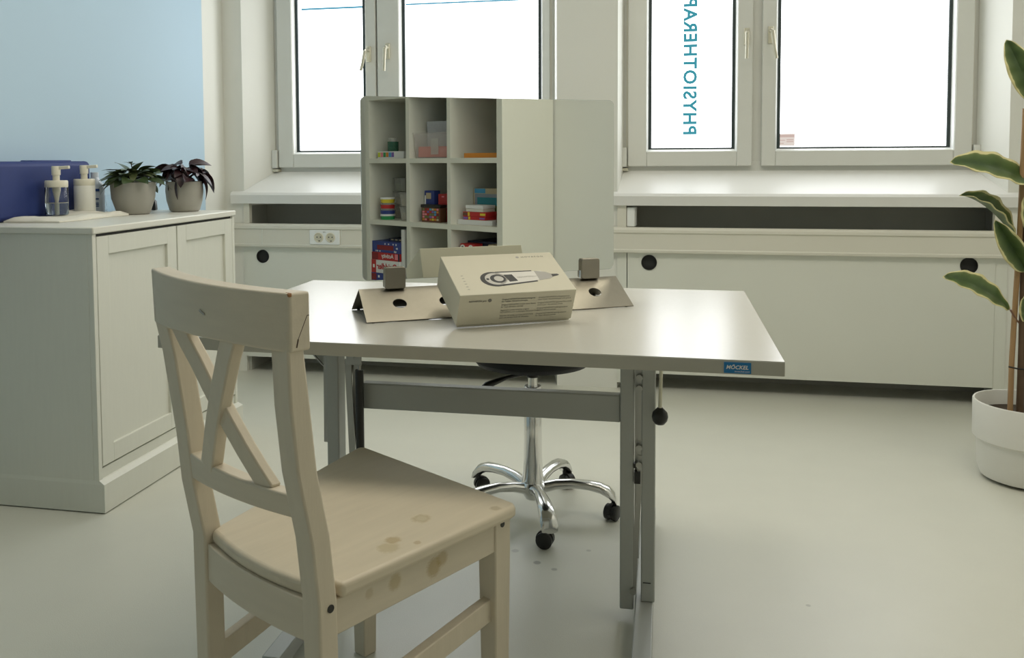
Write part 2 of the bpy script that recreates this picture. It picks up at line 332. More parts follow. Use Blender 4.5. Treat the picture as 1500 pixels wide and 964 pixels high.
# ================================================================== windows
ZT = 2.36
def window(name, x0, x1, xs, glass_x, handles):
    """x0,x1 outer frame; xs = meeting edges (left sash right edge, right sash left edge); glass_x = two (l, r) pairs"""
    w = bpy.data.objects.new(name, None); COL.objects.link(w); struct(w)
    fr = MB()
    fr.box(x0-.03, x0+.022, 4.372, 4.44, 1.028, 2.45); fr.box(x1-.022, x1+.03, 4.372, 4.44, 1.028, 2.45)
    fr.box(x0, x1, 4.372, 4.44, 1.022, 1.075); fr.box(x0, x1, 4.372, 4.44, ZT-.02, 2.45)
    fr.box(xs[0]-.02, xs[1]+.02, 4.376, 4.44, 1.05, ZT)
    fr.build('window_frame', 'pvc', w, bevel=.003)
    gap = MB().box(x0+.014, x0+.026, 4.368, 4.372, 1.05, ZT).box(x1-.026, x1-.014, 4.368, 4.372, 1.05, ZT)
    gap.build('frame_gap', 'trunk', w)
    for k, (sx0, sx1) in enumerate(((x0+.022, xs[0]), (xs[1], x1-.022))):
        g0, g1 = glass_x[k]; z0, z1 = 1.053, ZT; gz0, gz1 = 1.140, ZT-.09
        mb = MB(); F, B = 4.345, 4.42
        mb.box(sx0, g0-.012, F, B, z0, z1); mb.box(g1+.012, sx1, F, B, z0, z1); mb.box(g0-.012, g1+.012, F, B, z0, gz0-.014); mb.box(g0-.012, g1+.012, F, B, gz1+.014, z1)
        sash = mb.build('sash', 'pvc', w, bevel=.004)
        bd = MB(); F2 = 4.355
        def bead(a, b): bd.hull8(a, b)
        # sloping glazing beads
        o = [(g0-.016, F-.001, gz0-.018), (g1+.016, F-.001, gz0-.018), (g1+.016, F-.001, gz1+.018), (g0-.016, F-.001, gz1+.018)]
        i_ = [(g0-.004, F+.030, gz0-.005), (g1+.004, F+.030, gz0-.005), (g1+.004, F+.030, gz1+.005), (g0-.004, F+.030, gz1+.005)]
        bd.add(o+i_, [(0, 1, 5, 4), (1, 2, 6, 5), (2, 3, 7, 6), (3, 0, 4, 7)])
        bd.build('glazing_bead', 'bead', sash)
        gk = MB(); y = F+.029
        t = .010
        gk.box(g0-.006, g0+t, y, y+.012, gz0-.006, gz1+.006); gk.box(g1-t, g1+.006, y, y+.012, gz0-.006, gz1+.006)
        gk.box(g0+t, g1-t, y, y+.012, gz0-.006, gz0+.002); gk.box(g0+t, g1-t, y, y+.012, gz1-.002, gz1+.006)
        gk.build('gasket', 'gasket', sash)
        MB().box(g0, g1, F+.043, F+.049, gz0-.004, gz1).build('pane', 'pane', sash)
    for k, (hx, hz, lx, lz) in enumerate(handles):
        h = MB().box(hx-.013, hx+.013, 4.333, 4.345, hz-.045, hz+.035); hb = h.build('handle_plate', 'handle', w, bevel=.004)
        lv = MB().tube([(hx, 4.345, hz+.012), (hx, 4.305, hz+.012), (hx+(lx-hx)*.15, 4.295, hz+.006), (hx+(lx-hx)*.6, 4.293, hz+(lz-hz)*.6), (lx, 4.296, lz)], [.009, .009, .010, .008, .008], 10)
        lv.build('handle', 'handle', w, smooth=True)
    for hx in (x0+.004, x1-.004):
        MB().box(hx-.014, hx+.014, 4.330, 4.372, 1.05, 1.145).build('hinge_cover', 'pvc', w, bevel=.003)
        MB().box(hx-.012, hx+.020, 4.335, 4.372, 1.031, 1.045).build('hinge', 'handle', w, bevel=.002)
    return w
w1 = window('window_1', -2.024, -.535, (-1.457, -1.448), ((-1.905, -1.525), (-1.318, -.607)), ((-1.492, 1.640, -1.520, 1.548), (-1.390, 1.652, -1.397, 1.543)))
w2 = window('window_2', -.196, 1.388, (.408, .451), ((-.071, .326), (.528, 1.277)), ((.378, 1.668, .376, 1.556), (.487, 1.672, .509, 1.552)))
# teal vertical lettering on the frosted film, seen from behind
yt = 4.3925-.006
text('window_lettering', 'PHYSIOTHERAPIE', .086, 'teal', w2, Matrix(((0, 1, 0, .092), (0, 0, -1, 4.3855), (1, 0, 0, 1.203), (0, 0, 0, 1))), spacing=1.12, bold=.0028)
MB().box(-1.875, -1.537, 4.383, 4.386, 1.880, 1.890).build('film_stripe', 'stripe', w1)
MB().box(-1.305, -.640, 4.383, 4.386, 1.884, 1.892).build('film_stripe', 'stripe', w1)
st = MB().box(.531, .606, 4.380, 4.384, 1.147, 1.205).build('pane_sticker', 'sticker', w2)
MB().box(.533, .604, 4.3785, 4.380, 1.188, 1.201).build('sticker_band', 'stickertop', st)
MB().box(.569, .600, 4.3785, 4.380, 1.165, 1.170).box(.569, .600, 4.3785, 4.380, 1.174, 1.179).box(.535, .562, 4.3785, 4.380, 1.172, 1.176).box(.535, .556, 4.3785, 4.380, 1.157, 1.161).build('sticker_print', 'stickertop', st)

# double socket on the trunking
so = thing('double_socket', 'white double wall socket on the cream trunking left of the mirror', 'socket', (-1.664, 4.137, .704))
MB().box(-.080, .080, -.006, 0, -.036, .037).build('socket_plate', 'bead', so, bevel=.003)
for cx in (-.031, .031):
    s_ = MB().loft([[(cx+r*math.cos(2*math.pi*i/24), y, r*math.sin(2*math.pi*i/24)) for i in range(24)] for r, y in ((.0255, -.0065), (.0225, -.0095), (.0205, -.0085), (.0200, -.0068))]).build('socket_face', 'pump', so, smooth=True)
    MB().loft([[(cx+.0195*math.cos(2*math.pi*i/24), y, .0195*math.sin(2*math.pi*i/24)) for i in range(24)] for y in (-.0066, -.0072)]).build('socket_well', 'handle', s_)
    MB().loft([[(cx+dx+.0032*math.cos(2*math.pi*i/12), y, dz+.0032*math.sin(2*math.pi*i/12)) for i in range(12)] for dx, dz in ((-.008, .002),) for y in (-.0070, -.0078)]).loft([[(cx+.010+.0032*math.cos(2*math.pi*i/12), y, .002+.0032*math.sin(2*math.pi*i/12)) for i in range(12)] for y in (-.0070, -.0078)]).box(cx-.001, cx+.008, -.0078, -.007, -.019, -.015).build('socket_holes', 'ink', s_)
text('socket_print', 'EDV', .008, 'inkgrey', so, frame3((0, -.0066, .024), (1, 0, 0), (0, 0, 1)), align='CENTER')

# ================================================================== cabinet on the left
cb = thing('storage_cabinet', 'white panelled two-door cabinet standing along the pale blue wall', 'cabinet')
X0, X1, Y0, Y1, H = -2.205, -1.700, 2.364, 3.275, .890
c = MB(); c.box(X0, X1-.022, Y0+.004, Y1-.004, .10, H-.022)
c.box(X1-.022, X1-.004, Y0+.004, Y0+.022, .10, H-.022); c.box(X1-.022, X1-.004, Y1-.022, Y1-.004, .10, H-.022)
c.box(X1-.022, X1-.010, Y0+.022, Y1-.022, .10, .135)
c.build('carcass', 'cab', cb, bevel=.0015)
MB().box(X0, X1+.002, Y0, Y1, H-.022, H).build('cabinet_top', 'cabtop', cb, bevel=.004)
MB().box(X1-.0215, X1-.012, Y0+.023, Y1-.023, H-.030, H-.0225).build('shadow_gap', 'blackmatte', cb)
def door(y0, y1):
    z0, z1 = .142, H-.031; fx0, fx1 = X1-.021, X1-.004; s = .058
    d = MB(); d.box(fx0, fx1, y0, y0+s, z0, z1); d.box(fx0, fx1, y1-s, y1, z0, z1); d.box(fx0, fx1, y0+s, y1-s, z1-s, z1); d.box(fx0, fx1, y0+s, y1-s, z0, z0+s)
    o = d.build('door', 'cab', cb, bevel=.0015)
    MB().box(fx0, fx1-.010, y0+s-.003, y1-s+.003, z0+s-.003, z1-s+.003).build('door_panel', 'cab', o)
door(Y0+.025, 2.838); door(2.846, Y1-.025)
pl = MB(); pl.box(X0, X1+.014, Y0+.003, Y1+.002, .004, .092)
pl.hull8([(X0, Y0+.003, .092), (X1+.014, Y0+.003, .092), (X1+.014, Y1+.002, .092), (X0, Y1+.002, .092)], [(X0, Y0+.004, .104), (X1-.004, Y0+.004, .104), (X1-.004, Y1-.004, .104), (X0, Y1-.004, .104)])
pl.build('plinth', 'cab', cb)
MB().box(X0+.01, X1, Y0+.01, Y1-.01, 0, .005).build('plinth_base', 'blackmatte', cb)

# things on the cabinet
cu = MB().box(-2.200, -2.128, 1.95, 2.965, H+.001, 1.092).build('cushion', 'cushion', bevel=.018, seg=4)
tag(cu, 'navy blue padded cushion leaning against the blue wall on the cabinet', 'cushion')
MB().box(-2.188, -2.140, 2.66, 2.87, 1.086, 1.0955).build('seam_fold', 'cushion', cu, bevel=.0045, seg=4)
def pump(root, zc, r, spout):
    MB().lathe([(r*.96, zc), (r, zc+.003), (r, zc+.020), (r*.94, zc+.024), (.002, zc+.024)], 32).build('pump_collar', 'pump', root, smooth=True)
    p = MB(); p.lathe([(.0115, zc+.024), (.0115, zc+.042), (.0145, zc+.043), (.0150, zc+.071), (.013, zc+.074), (.001, zc+.074)], 24)
    p.build('pump_head', 'pump', root, smooth=True)
    q = MB().bar((0, 0, zc+.067), (spout, 0, zc+.070), .012, .011); q.build('pump_spout', 'pump', root, bevel=.002)
b1 = thing('soap_dispenser', 'clear pump bottle half filled with gel on the folded towel', 'bottle', (-2.075, 2.697, H+.016), math.radians(9))
sh = MB().lathe([(.002, 0), (.035, 0), (.0375, .003), (.0375, .096), (.0350, .099)], 36, cap=False); sh.build('bottle_body', 'clear', b1, smooth=True)
MB().lathe([(.001, .002), (.0345, .002), (.0355, .005), (.0355, .041), (.001, .041)], 36).build('gel', 'liquid', b1, smooth=True)
MB().lathe([(.010, .099), (.0095, .080), (.006, .060), (.004, .045), (.004, .006)], 16).build('dip_tube', 'pump', b1, smooth=True)
MB().lathe([(.0360, .0405), (.0368, .0405), (.0368, .0425), (.0360, .0425)], 36, cap=False).build('gel_line', 'pump', b1)
pump(b1, .095, .0378, .048)
b2 = thing('lotion_dispenser', 'opaque white pump bottle right of the clear one', 'bottle', (-2.075, 2.848, H+.014), math.radians(9))
MB().lathe([(.001, 0), (.035, 0), (.0365, .003), (.0365, .098), (.034, .101), (.001, .101)], 36).build('bottle_body', 'whitebottle', b2, smooth=True)
pump(b2, .099, .0368, .050)
b3 = thing('disinfectant_bottle', 'bluish white narrow-necked bottle behind the opaque pump bottle', 'bottle', (-2.130, 2.985, H+.001), math.radians(12))
MB().loft([[(x*sx, y*sy, z) for x, y in [(math.copysign(abs(math.cos(t))**.6, math.cos(t)), math.copysign(abs(math.sin(t))**.6, math.sin(t))) for t in [2*math.pi*i/28 for i in range(28)]]]
           for sx, sy, z in ((.031, .021, 0), (.033, .023, .004), (.033, .023, .100), (.030, .021, .112), (.017, .015, .128), (.013, .013, .140))]).build('bottle_body', 'bluewhite', b3, smooth=True)
MB().lathe([(.0145, .140), (.0145, .158), (.001, .158)], 24).build('bottle_cap', 'bluewhite', b3, smooth=True)
for (xa, xb, za, zb) in ((-.006, .027, .086, .096), (.004, .024, .055, .060), (.006, .024, .040, .043), (.006, .024, .034, .037), (.006, .024, .028, .031)):
    MB().box(xa, xb, -.0242, -.0232, za, zb).build('label_line', 'navyink', b3)
tb = thing('drinking_glass', 'small clear tumbler standing behind the green potted plant', 'glass', (-2.105, 3.060, H+.001))
MB().lathe([(.001, 0), (.026, 0), (.030, .070), (.0285, .070), (.0248, .005), (.001, .005)], 28).build('tumbler', 'clear', tb, smooth=True)
# folded towel
def towel():
    mb = MB(); nx, ny = 16, 26
    def hz(i, j):
        u, v = i/nx, j/ny
        return .012+.0035*math.sin(v*9+u*4)+.002*math.sin(u*13-v*5)+(.007 if v > .72 else 0)*math.sin((v-.72)/.28*math.pi)+random.uniform(-.0008, .0008)
    top = []; bot = []
    for i in range(nx+1):
        for j in range(ny+1):
            u, v = i/nx, j/ny
            e = min(u, 1-u, v, 1-v); k = min(1, e/.06)
            x = -2.125+u*.185+.008*math.sin(v*6); y = 2.500+v*.385+.03*u
            top.append((x, y, H+.0015+hz(i, j)*(.35+.65*math.sqrt(k)))); bot.append((x, y, H+.001))
    n = (nx+1)*(ny+1); fs = []
    for i in range(nx):
        for j in range(ny):
            a = i*(ny+1)+j; fs += [(a, a+1, a+ny+2, a+ny+1), (n+a, n+a+ny+1, n+a+ny+2, n+a+1)]
    rim = [i*(ny+1) for i in range(nx+1)]+[nx*(ny+1)+j for j in range(1, ny+1)]+[i*(ny+1)+ny for i in range(nx-1, -1, -1)]+[j for j in range(ny-1, 0, -1)]
    for k in range(len(rim)):
        a, b = rim[k], rim[(k+1) % len(rim)]; fs.append((a, b, n+b, n+a))
    mb.add(top+bot, fs); o = mb.build('folded_towel', 'cloth', smooth=True)
    return tag(o, 'folded cream cloth lying under the two pump bottles on the cabinet', 'towel')
towel()
# leaf helper: pointed leaf in local frame, length along +x
def leaf_mesh(name, L, W, droop, m, fold=.15, n=7):
    vs, fs = [], []
    for i in range(n+1):
        t = i/n; w = W/2*math.sin(math.pi*min(1, t**.8))**.75 if 0 < t < 1 else 0
        z = -droop*L*t*t
        vs += [(L*t, -w, z+fold*w), (L*t, 0, z), (L*t, w, z+fold*w)]
    for i in range(n):
        a = 3*i; fs += [(a, a+1, a+4, a+3), (a+1, a+2, a+5, a+4)]
    me = bpy.data.meshes.new(name); me.from_pydata(vs, [], fs); me.materials.append(M[m])
    for p in me.polygons: p.use_smooth = True
    return me
def put_leaf(me, parent, base, az, el, roll=0, s=1.0, name='leaf'):
    o = bpy.data.objects.new(name, me); COL.objects.link(o); o.parent = parent
    o.matrix_local = Matrix.Translation(base) @ Matrix.Rotation(az, 4, 'Z') @ Matrix.Rotation(-el, 4, 'Y') @ Matrix.Rotation(roll, 4, 'X') @ Matrix.Scale(s, 4)
    return o
pot1 = thing('potted_green_plant', 'grey round pot with low spreading green leaves on the cabinet', 'plant', (-1.972, 2.992, H+.001))
MB().lathe([(.001, 0), (.055, 0), (.060, .004), (.078, .060), (.0825, .116), (.0825, .121), (.078, .121), (.074, .060), (.056, .010), (.001, .010)], 40).build('pot', 'potgrey', pot1, smooth=True)
MB().lathe([(.001, .108), (.077, .108)], 32, cap=False).build('soil', 'soil', pot1)
la = leaf_mesh('leaf_green', .080, .042, .35, 'green1'); lb_ = leaf_mesh('leaf_pale', .074, .040, .45, 'green2')
for k in range(64):
    az = k*2.399+random.uniform(-.3, .3); q = random.random(); el = math.radians(random.choice((-12, 5, 12, 25, 38))+random.uniform(-8, 8))
    rad = .018+.058*q
    base = (rad*math.cos(az), rad*math.sin(az), .114+.042*(1-q)+random.uniform(0, .012))
    if q > .55: el = min(el, math.radians(8))
    put_leaf(la if random.random() < .68 else lb_, pot1, base, az, el, random.uniform(-.5, .5), random.uniform(.72, 1.05))
MB().tube([(.0, .0, .11), (-.004, .004, .17), (-.006, .0, .192)], .002, 6).build('stem', 'stem', pot1)
for k in range(5): put_leaf(la, pot1, (-.006, 0, .184+.002*k), k*1.3, .5, 0, .38)
pot2 = thing('potted_purple_plant', 'grey rounded pot with drooping dark purple leaves near the corner', 'plant', (-1.872, 3.185, H+.001))
MB().lathe([(.001, 0), (.052, 0), (.058, .005), (.069, .045), (.0725, .080), (.070, .118), (.066, .118), (.068, .080), (.054, .010), (.001, .010)], 40).build('pot', 'potgrey', pot2, smooth=True)
MB().lathe([(.001, .106), (.066, .106)], 32, cap=False).build('soil', 'soil', pot2)
lp = leaf_mesh('leaf_purple', .082, .055, .55, 'purple', fold=.25)
for k in range(40):
    az = k*2.399+random.uniform(-.4, .4); q = random.random(); rad = .012+.050*q
    base = Vector((rad*math.cos(az), rad*math.sin(az), .130+.045*(1-q*q)+random.uniform(-.01, .014)))
    put_leaf(lp, pot2, base, az, math.radians(random.uniform(-35, 30)), random.uniform(-.7, .7), random.uniform(.6, 1.0))
for k in range(12):
    az = k*.55; MB().tube([(.01*math.cos(az), .01*math.sin(az), .106), (.03*math.cos(az), .03*math.sin(az), .14), (.05*math.cos(az), .05*math.sin(az), .150)], .0017, 5).build('stem', 'purple', pot2)
for (az, r0, z0, el) in ((1.2, .06, .165, -.35), (.8, .07, .15, -.6), (.3, .065, .13, -.9), (3.6, .05, .165, .1), (3.3, .045, .172, .2), (4.6, .06, .125, -1.1)):
    put_leaf(lp, pot2, (r0*math.cos(az), r0*math.sin(az), z0), az, el, random.uniform(-.5, .5), 1.0)
bk = thing('tape_dispenser', 'small black object between the two grey plant pots', 'dispenser', (-2.06, 3.235, H+.001), math.radians(10))
MB().prism([(-.030, 0), (-.018, 0), (-.010, .016), (.004, .016), (.010, 0), (.030, 0), (.027, .036), (.020, .044), (.006, .038), (-.006, .040), (-.024, .040)], -.012, .012, 'y').build('dispenser_body', 'black', bk, bevel=.003)

# ================================================================== therapy table
tbl = thing('therapy_table', 'height-adjustable table with pale grey top on a silver grey frame', 'table')
FL_, FR_, BR_, BL_ = (-1.053, 1.671), (.217, 1.651), (.221, 2.526), (-1.061, 2.539)
TZ = .72
MB().prism([FL_, FR_, BR_, BL_], TZ-.027, TZ-.0012).build('tabletop_edge', 'tableedge', tbl, bevel=.001)
def inset(p, dx, dy): return (p[0]+dx, p[1]+dy)
MB().prism([inset(FL_, .0006, .0006), inset(FR_, -.0006, .0006), inset(BR_, -.0006, -.0006), inset(BL_, .0006, -.0006)], TZ-.0014, TZ).build('tabletop', 'table', tbl)
yp = 2.062
def leg(xin, xout, yf0, yf1, xf, name='leg'):
    o = MB().box(xout-.016, xout+.016, yp-.024, yp+.024, .052, .655).build(name, 'grey', tbl, bevel=.003)
    MB().box(xf-.021, xf+.021, yf0, yf1, .018, .052).build('foot', 'grey', o, bevel=.003)
    for yy in (yf0+.03, yf1-.03): MB().lathe([(.016, 0), (.016, .018)], 16, (xf, yy)).build('glide', 'black', o)
    return o
lr = leg(None, -.032, 1.48, 2.62, -.040)
ll = leg(None, -.806, 1.655, 2.62, -.800)
MB().box(-.097, -.065, yp-.024, yp+.024, .030, .690).build('sliding_post', 'grey', tbl, bevel=.003)
MB().box(-.735, -.097, yp-.012, yp+.020, .472, .536).build('crossbar', 'grey', tbl, bevel=.003)
for xs_ in (-.081, -.790): MB().box(xs_-.015, xs_+.015, yp+.03, 2.40, .655, .693).build('top_bracket', 'grey', tbl, bevel=.002)
# gusset plate under the top on the left
MB().prism([(-.915, .655), (-.915, .645), (-.845, .575), (-.823, .575), (-.823, .692), (-.955, .692), (-.955, .680)], yp+.01, yp+.014, 'y').build('gusset_plate', 'grey', tbl)
MB().bar((-.935, yp+.004, .672), (-.840, yp+.004, .572), .003, .006, (0, 1, 0)).build('gusset_edge', 'steel', tbl)
# gas spring and scissor links
gs = MB().tube([(-.731, yp-.035, .18), (-.731, yp-.035, .575)], .0105, 14).build('gas_spring', 'black', tbl, smooth=True)
MB().tube([(-.731, yp-.035, .575), (-.731, yp-.035, .605)], .004, 10).build('spring_rod', 'steel', gs, smooth=True)
MB().box(-.762, -.722, yp-.044, yp-.040, .588, .640).build('spring_clevis', 'steel', tbl, bevel=.004)
MB().tube([(-.748, yp-.050, .612), (-.748, yp-.034, .612)], .009, 14).build('pivot_bolt', 'steel', tbl)
MB().bar((-.762, yp-.030, .600), (-.748, yp-.026, .180), .003, .016, (1, 0, 0)).build('scissor_link', 'steel', tbl)
MB().bar((-.742, yp-.020, .610), (-.760, yp-.020, .300), .003, .014, (1, 0, 0)).build('scissor_link', 'steel', tbl)
MB().bar((-.826, yp-.020, .385), (-.824, yp-.020, .640), .003, .010, (1, 0, 0)).build('scissor_link', 'steel', tbl)
MB().bar((-.054, yp-.018, .690), (-.049, yp-.018, .330), .004, .012, (1, 0, 0)).build('scissor_link', 'steel', tbl)
MB().bar((-.049, yp-.022, .400), (-.066, yp-.022, .072), .003, .013, (1, 0, 0)).build('scissor_link', 'steel', tbl)
MB().bar((-.0585, yp-.010, .600), (-.0585, yp-.010, .150), .003, .010, (1, 0, 0)).build('scissor_link', 'steel', tbl)
for z in (.585, .560, .420, .380, .078):
    MB().tube([(-.053 if z > .1 else -.066, yp-.034, z), (-.053 if z > .1 else -.066, yp-.006, z)], .0075, 12).build('pivot_bolt', 'steel', tbl)
MB().box(-.064, -.050, yp-.030, yp-.012, .335, .362).box(-.066, -.050, yp-.030, yp-.014, .372, .382).build('stop_block', 'black', tbl)
MB().tube([(-.002, yp-.06, .690), (-.006, yp-.06, .520)], .0042, 12).build('lever_rod', 'handle', tbl, smooth=True)
kb = MB().lathe([(.001, .486), (.010, .488), (.0165, .496), (.0185, .505), (.0165, .515), (.010, .522), (.006, .526), (.001, .526)], 20, (-.006, yp-.06)).build('ball_knob', 'black', tbl, smooth=True)
MB().box(-.043, -.025, yp-.0255, yp-.0235, .0975, .0995).build('leg_mark', 'ink', lr)
# blue maker's label on the front edge
ex = Vector((1.27, -.02, 0)).normalized()
lab = MB(); p0 = Vector((.110, 1.6512, 0)); p1 = Vector((.158, 1.6504, 0))
lab.hull8([(p0.x, p0.y, .6955), (p1.x, p1.y, .6955), (p1.x, p1.y, .7155), (p0.x, p0.y, .7155)], [(p0.x, p0.y+.002, .6955), (p1.x, p1.y+.002, .6955), (p1.x, p1.y+.002, .7155), (p0.x, p0.y+.002, .7155)])
lb2 = lab.build('maker_label', 'label', tbl); lb2['label'] = 'blue label with white lettering'
text('label_lettering', 'MÖCKEL', .0098, 'white', lb2, frame3((.1135, 1.6505, .7035), ex, (0, 0, 1)), shear=.25, bold=.0003, spacing=1.02)
text('label_lettering', 'moeckel.com', .0050, 'white', lb2, frame3((.1285, 1.6502, .6977), ex, (0, 0, 1)), shear=.2)

# ================================================================== mirror on two clamps and a folded steel foot
AL = math.radians(30); RB = (-.700, 1.961, TZ)
mr = thing('table_mirror', 'rectangular mirror clamped upright on a folded steel stand on the table', 'mirror', RB, AL)
def rrect(x0, x1, z0, z1, r, n=6):
    pts = []
    for cx, cz, a0 in ((x1-r, z1-r, 0), (x0+r, z1-r, 90), (x0+r, z0+r, 180), (x1-r, z0+r, 270)):
        for k in range(n+1):
            a = math.radians(a0+90*k/n); pts.append((cx+r*math.cos(a), cz+r*math.sin(a)))
    return pts
MB().prism(rrect(.004, .660, .085, .519, .014), -.0028, .0028, 'y').build('mirror_glass', 'mirror', mr)
MB().prism(rrect(.0032, .6608, .0842, .5198, .0145), -.0016, .0016, 'y').build('mirror_edge', 'edgeglass', mr)
ft = MB()
hw, rh = .098, .062
sl = math.hypot(hw, rh)
def slope_plate(sign, holes, x0, x1, name, mt):
    mb = plate(MB(), x0, x1, 0, sl, 0, .0022, holes, 28)
    vs = []
    for (x, y, z) in mb.v:
        t = z/sl; yy = sign*(hw*(1-t)); zz = rh*t
        n = Vector((0, sign*rh, hw)).normalized()
        vs.append((x, yy+n.y*(y-.0022), zz+n.z*(y-.0022)+.003))
    mb.v = vs
    return mb.build(name, mt, mr)
slope_plate(-1, [(.082, .058, .0165), (.195, .058, .0165), (.585, .058, .0165)], -.006, .668, 'stand_plate', 'brushed')
slope_plate(1, [(.082, .058, .0165), (.195, .058, .0165), (.585, .058, .0165)], -.006, .668, 'stand_plate', 'brushed')
for cx in (.080, .590):
    cl = MB().prism(rrect(cx-.025, cx+.025, .0635, .115, .006), -.0135, -.0035, 'y').build('clamp', 'clampface', mr, bevel=.001)
    MB().prism(rrect(cx-.025, cx+.025, .0635, .116, .006), .0035, .0135, 'y').build('clamp_back', 'clampface', cl, bevel=.001)
    MB().box(cx-.024, cx+.024, -.0034, .0034, .0635, .0845).build('clamp_base', 'chrome', cl)
    MB().box(cx-.0235, cx+.0235, -.0034, -.0029, .086, .112).build('clamp_pad', 'blackmatte', cl)
for xx in (.010, .650):
    for yy in (-.092, .092): MB().lathe([(.004, 0), (.004, .003)], 10, (xx, yy)).build('stand_pad', 'black', mr)

# ================================================================== product box leaning on the stand
bx = thing('product_carton', 'cream carton printed with a hand-held device, propped against the mirror stand', 'box')
ca, sa = math.cos(AL), math.sin(AL); th = math.radians(24)
m_ = Vector((ca, sa, 0)); n_ = Vector((-sa, ca, 0))
F0 = Vector(RB)+m_*.167+n_*-.221
ux = n_*math.cos(th)+Vector((0, 0, math.sin(th))); uz = -n_*math.sin(th)+Vector((0, 0, math.cos(th)))
bx.matrix_world = Matrix(((m_.x, ux.x, uz.x, F0.x), (m_.y, ux.y, uz.y, F0.y), (m_.z, ux.z, uz.z, F0.z+.0005), (0, 0, 0, 1)))
W_, D_, H_ = .274, .170, .084
MB().box(.003, W_-.003, .003, D_-.003, 0, .030).build('carton_base', 'card', bx, bevel=.001)
MB().box(0, W_, 0, D_, .006, H_).build('carton_lid', 'card', bx, bevel=.0015)
TOP = lambda x, y: frame3((x, y, H_+.0004), (1, 0, 0), (0, 1, 0))
FRO = lambda x, z: frame3((x, -.0006, z), (1, 0, 0), (0, 0, 1))
def flat(name, poly, z, m):     # printed area on the lid
    return MB().prism(poly, H_+.0001, z, 'z').build(name, m, bx)
def ell(cx, cy, rx, ry, n=32): return [(cx+rx*math.cos(2*math.pi*i/n), cy+ry*math.sin(2*math.pi*i/n)) for i in range(n)]
PX, PY = .098, .060     # head of the pictured device
flat('printed_device', ell(PX, PY, .033, .031), H_+.0002, 'ink')
flat('printed_device', [(PX+.01, PY-.030), (.196, PY-.0185), (.196, PY-.014), (.196, PY+.024), (.196, PY+.030), (PX+.01, PY+.031)], H_+.0002, 'ink')
flat('printed_device', ell(PX+.004, PY+.001, .026, .025), H_+.0003, 'devgrey')
flat('printed_device', [(PX+.008, PY-.024), (.218, PY-.011), (.228, PY-.002), (.228, PY+.010), (.218, PY+.026), (PX+.008, PY+.026)], H_+.0003, 'devwhite')
flat('printed_device', [(.202, PY-.0135), (.228, PY-.009), (.240, PY-.002), (.240, PY+.010), (.228, PY+.020), (.202, PY+.027)], H_+.0004, 'devmid')
flat('printed_device', [(.238, PY-.001), (.253, PY+.003), (.257, PY+.006), (.253, PY+.010), (.238, PY+.010)], H_+.0004, 'ink')
flat('printed_device', ell(PX+.008, PY+.001, .018, .0175), H_+.0004, 'ink')
flat('printed_device', ell(PX+.010, PY+.001, .011, .011), H_+.0005, 'devgrey')
flat('printed_device', ell(PX-.016, PY+.001, .0035, .004), H_+.0005, 'ink')
flat('printed_device', [(.130, PY-.014), (.150, PY-.012), (.144, PY+.016), (.124, PY+.016)], H_+.0005, 'ink')
text('lid_lettering', 'NOVAFON', .0075, 'devmid', bx, frame3((.153, PY+.000, H_+.0006), (1, .04, 0), (-.04, 1, 0)), spacing=1.0)
text('lid_lettering', 'power', .006, 'devmid', bx, frame3((.190, PY+.002, H_+.0006), (1, .04, 0), (-.04, 1, 0)), spacing=1.1)
text('lid_lettering', 'NOVAFON', .0085, 'inkgrey', bx, TOP(.192, .148), spacing=1.55)
flat('lid_emblem', ell(.183, .151, .004, .004, 12), H_+.0003, 'devmid')
for k in range(6):
    flat('lid_print', [(.024, .022+.0115*k), (.029, .0222+.0115*k), (.029, .0238+.0115*k), (.024, .0236+.0115*k)], H_+.0003, 'devmid')
text('front_lettering', 'NOVAFON pro', .0060, 'ink', bx, FRO(.022, .0655), bold=.0001, spacing=1.0)
MB().prism([(.070+.0040*math.cos(2*math.pi*i/16), .068+.0042*math.sin(2*math.pi*i/16)) for i in range(16)], -.0008, 0, 'y').build('front_emblem', 'inkgrey', bx)
for k, (a, b) in enumerate((('Original NOVAFON Schallwellengerät', 'zur lokalen Vibrationstherapie'), ('Original NOVAFON sound wave device', 'for local vibration therapy'),
                            ('Appareil à ondes sonores original', 'NOVAFON pour la thérapie vibratoire locale'), ('Aparato de ondas sonoras NOVAFON', 'para una terapia local de vibración'))):
    text('front_lettering', a+'\n'+b, .0050, 'ink' if k == 0 else 'inkgrey', bx, FRO(.098, .0670-.0142*k), line=1.05, bold=.00004)
for k, (a, b) in enumerate((('Original NOVAFON trillingsapparaat', 'voor lokale vibratietherapie met geluid'), ('Original NOVAFON apparecchio a onde', 'sonore per vibroterapia locale'),
                            ('Original NOVAFON lydbølgeapparat', 'til lokal vibrationsterapi'), ('Original NOVAFON ljudvågsapparat', 'för lokal vibrationsterapi'))):
    text('front_lettering', a+'\n'+b, .0050, 'inkgrey', bx, FRO(.184, .0670-.0142*k), line=1.05)

# ================================================================== whitewashed chair in front
PH = math.radians(-30); O = (-.467, 1.705, 0)
ch = thing('wooden_chair', 'whitewashed wooden chair with cross-shaped back in front of the table', 'chair', O, PH)
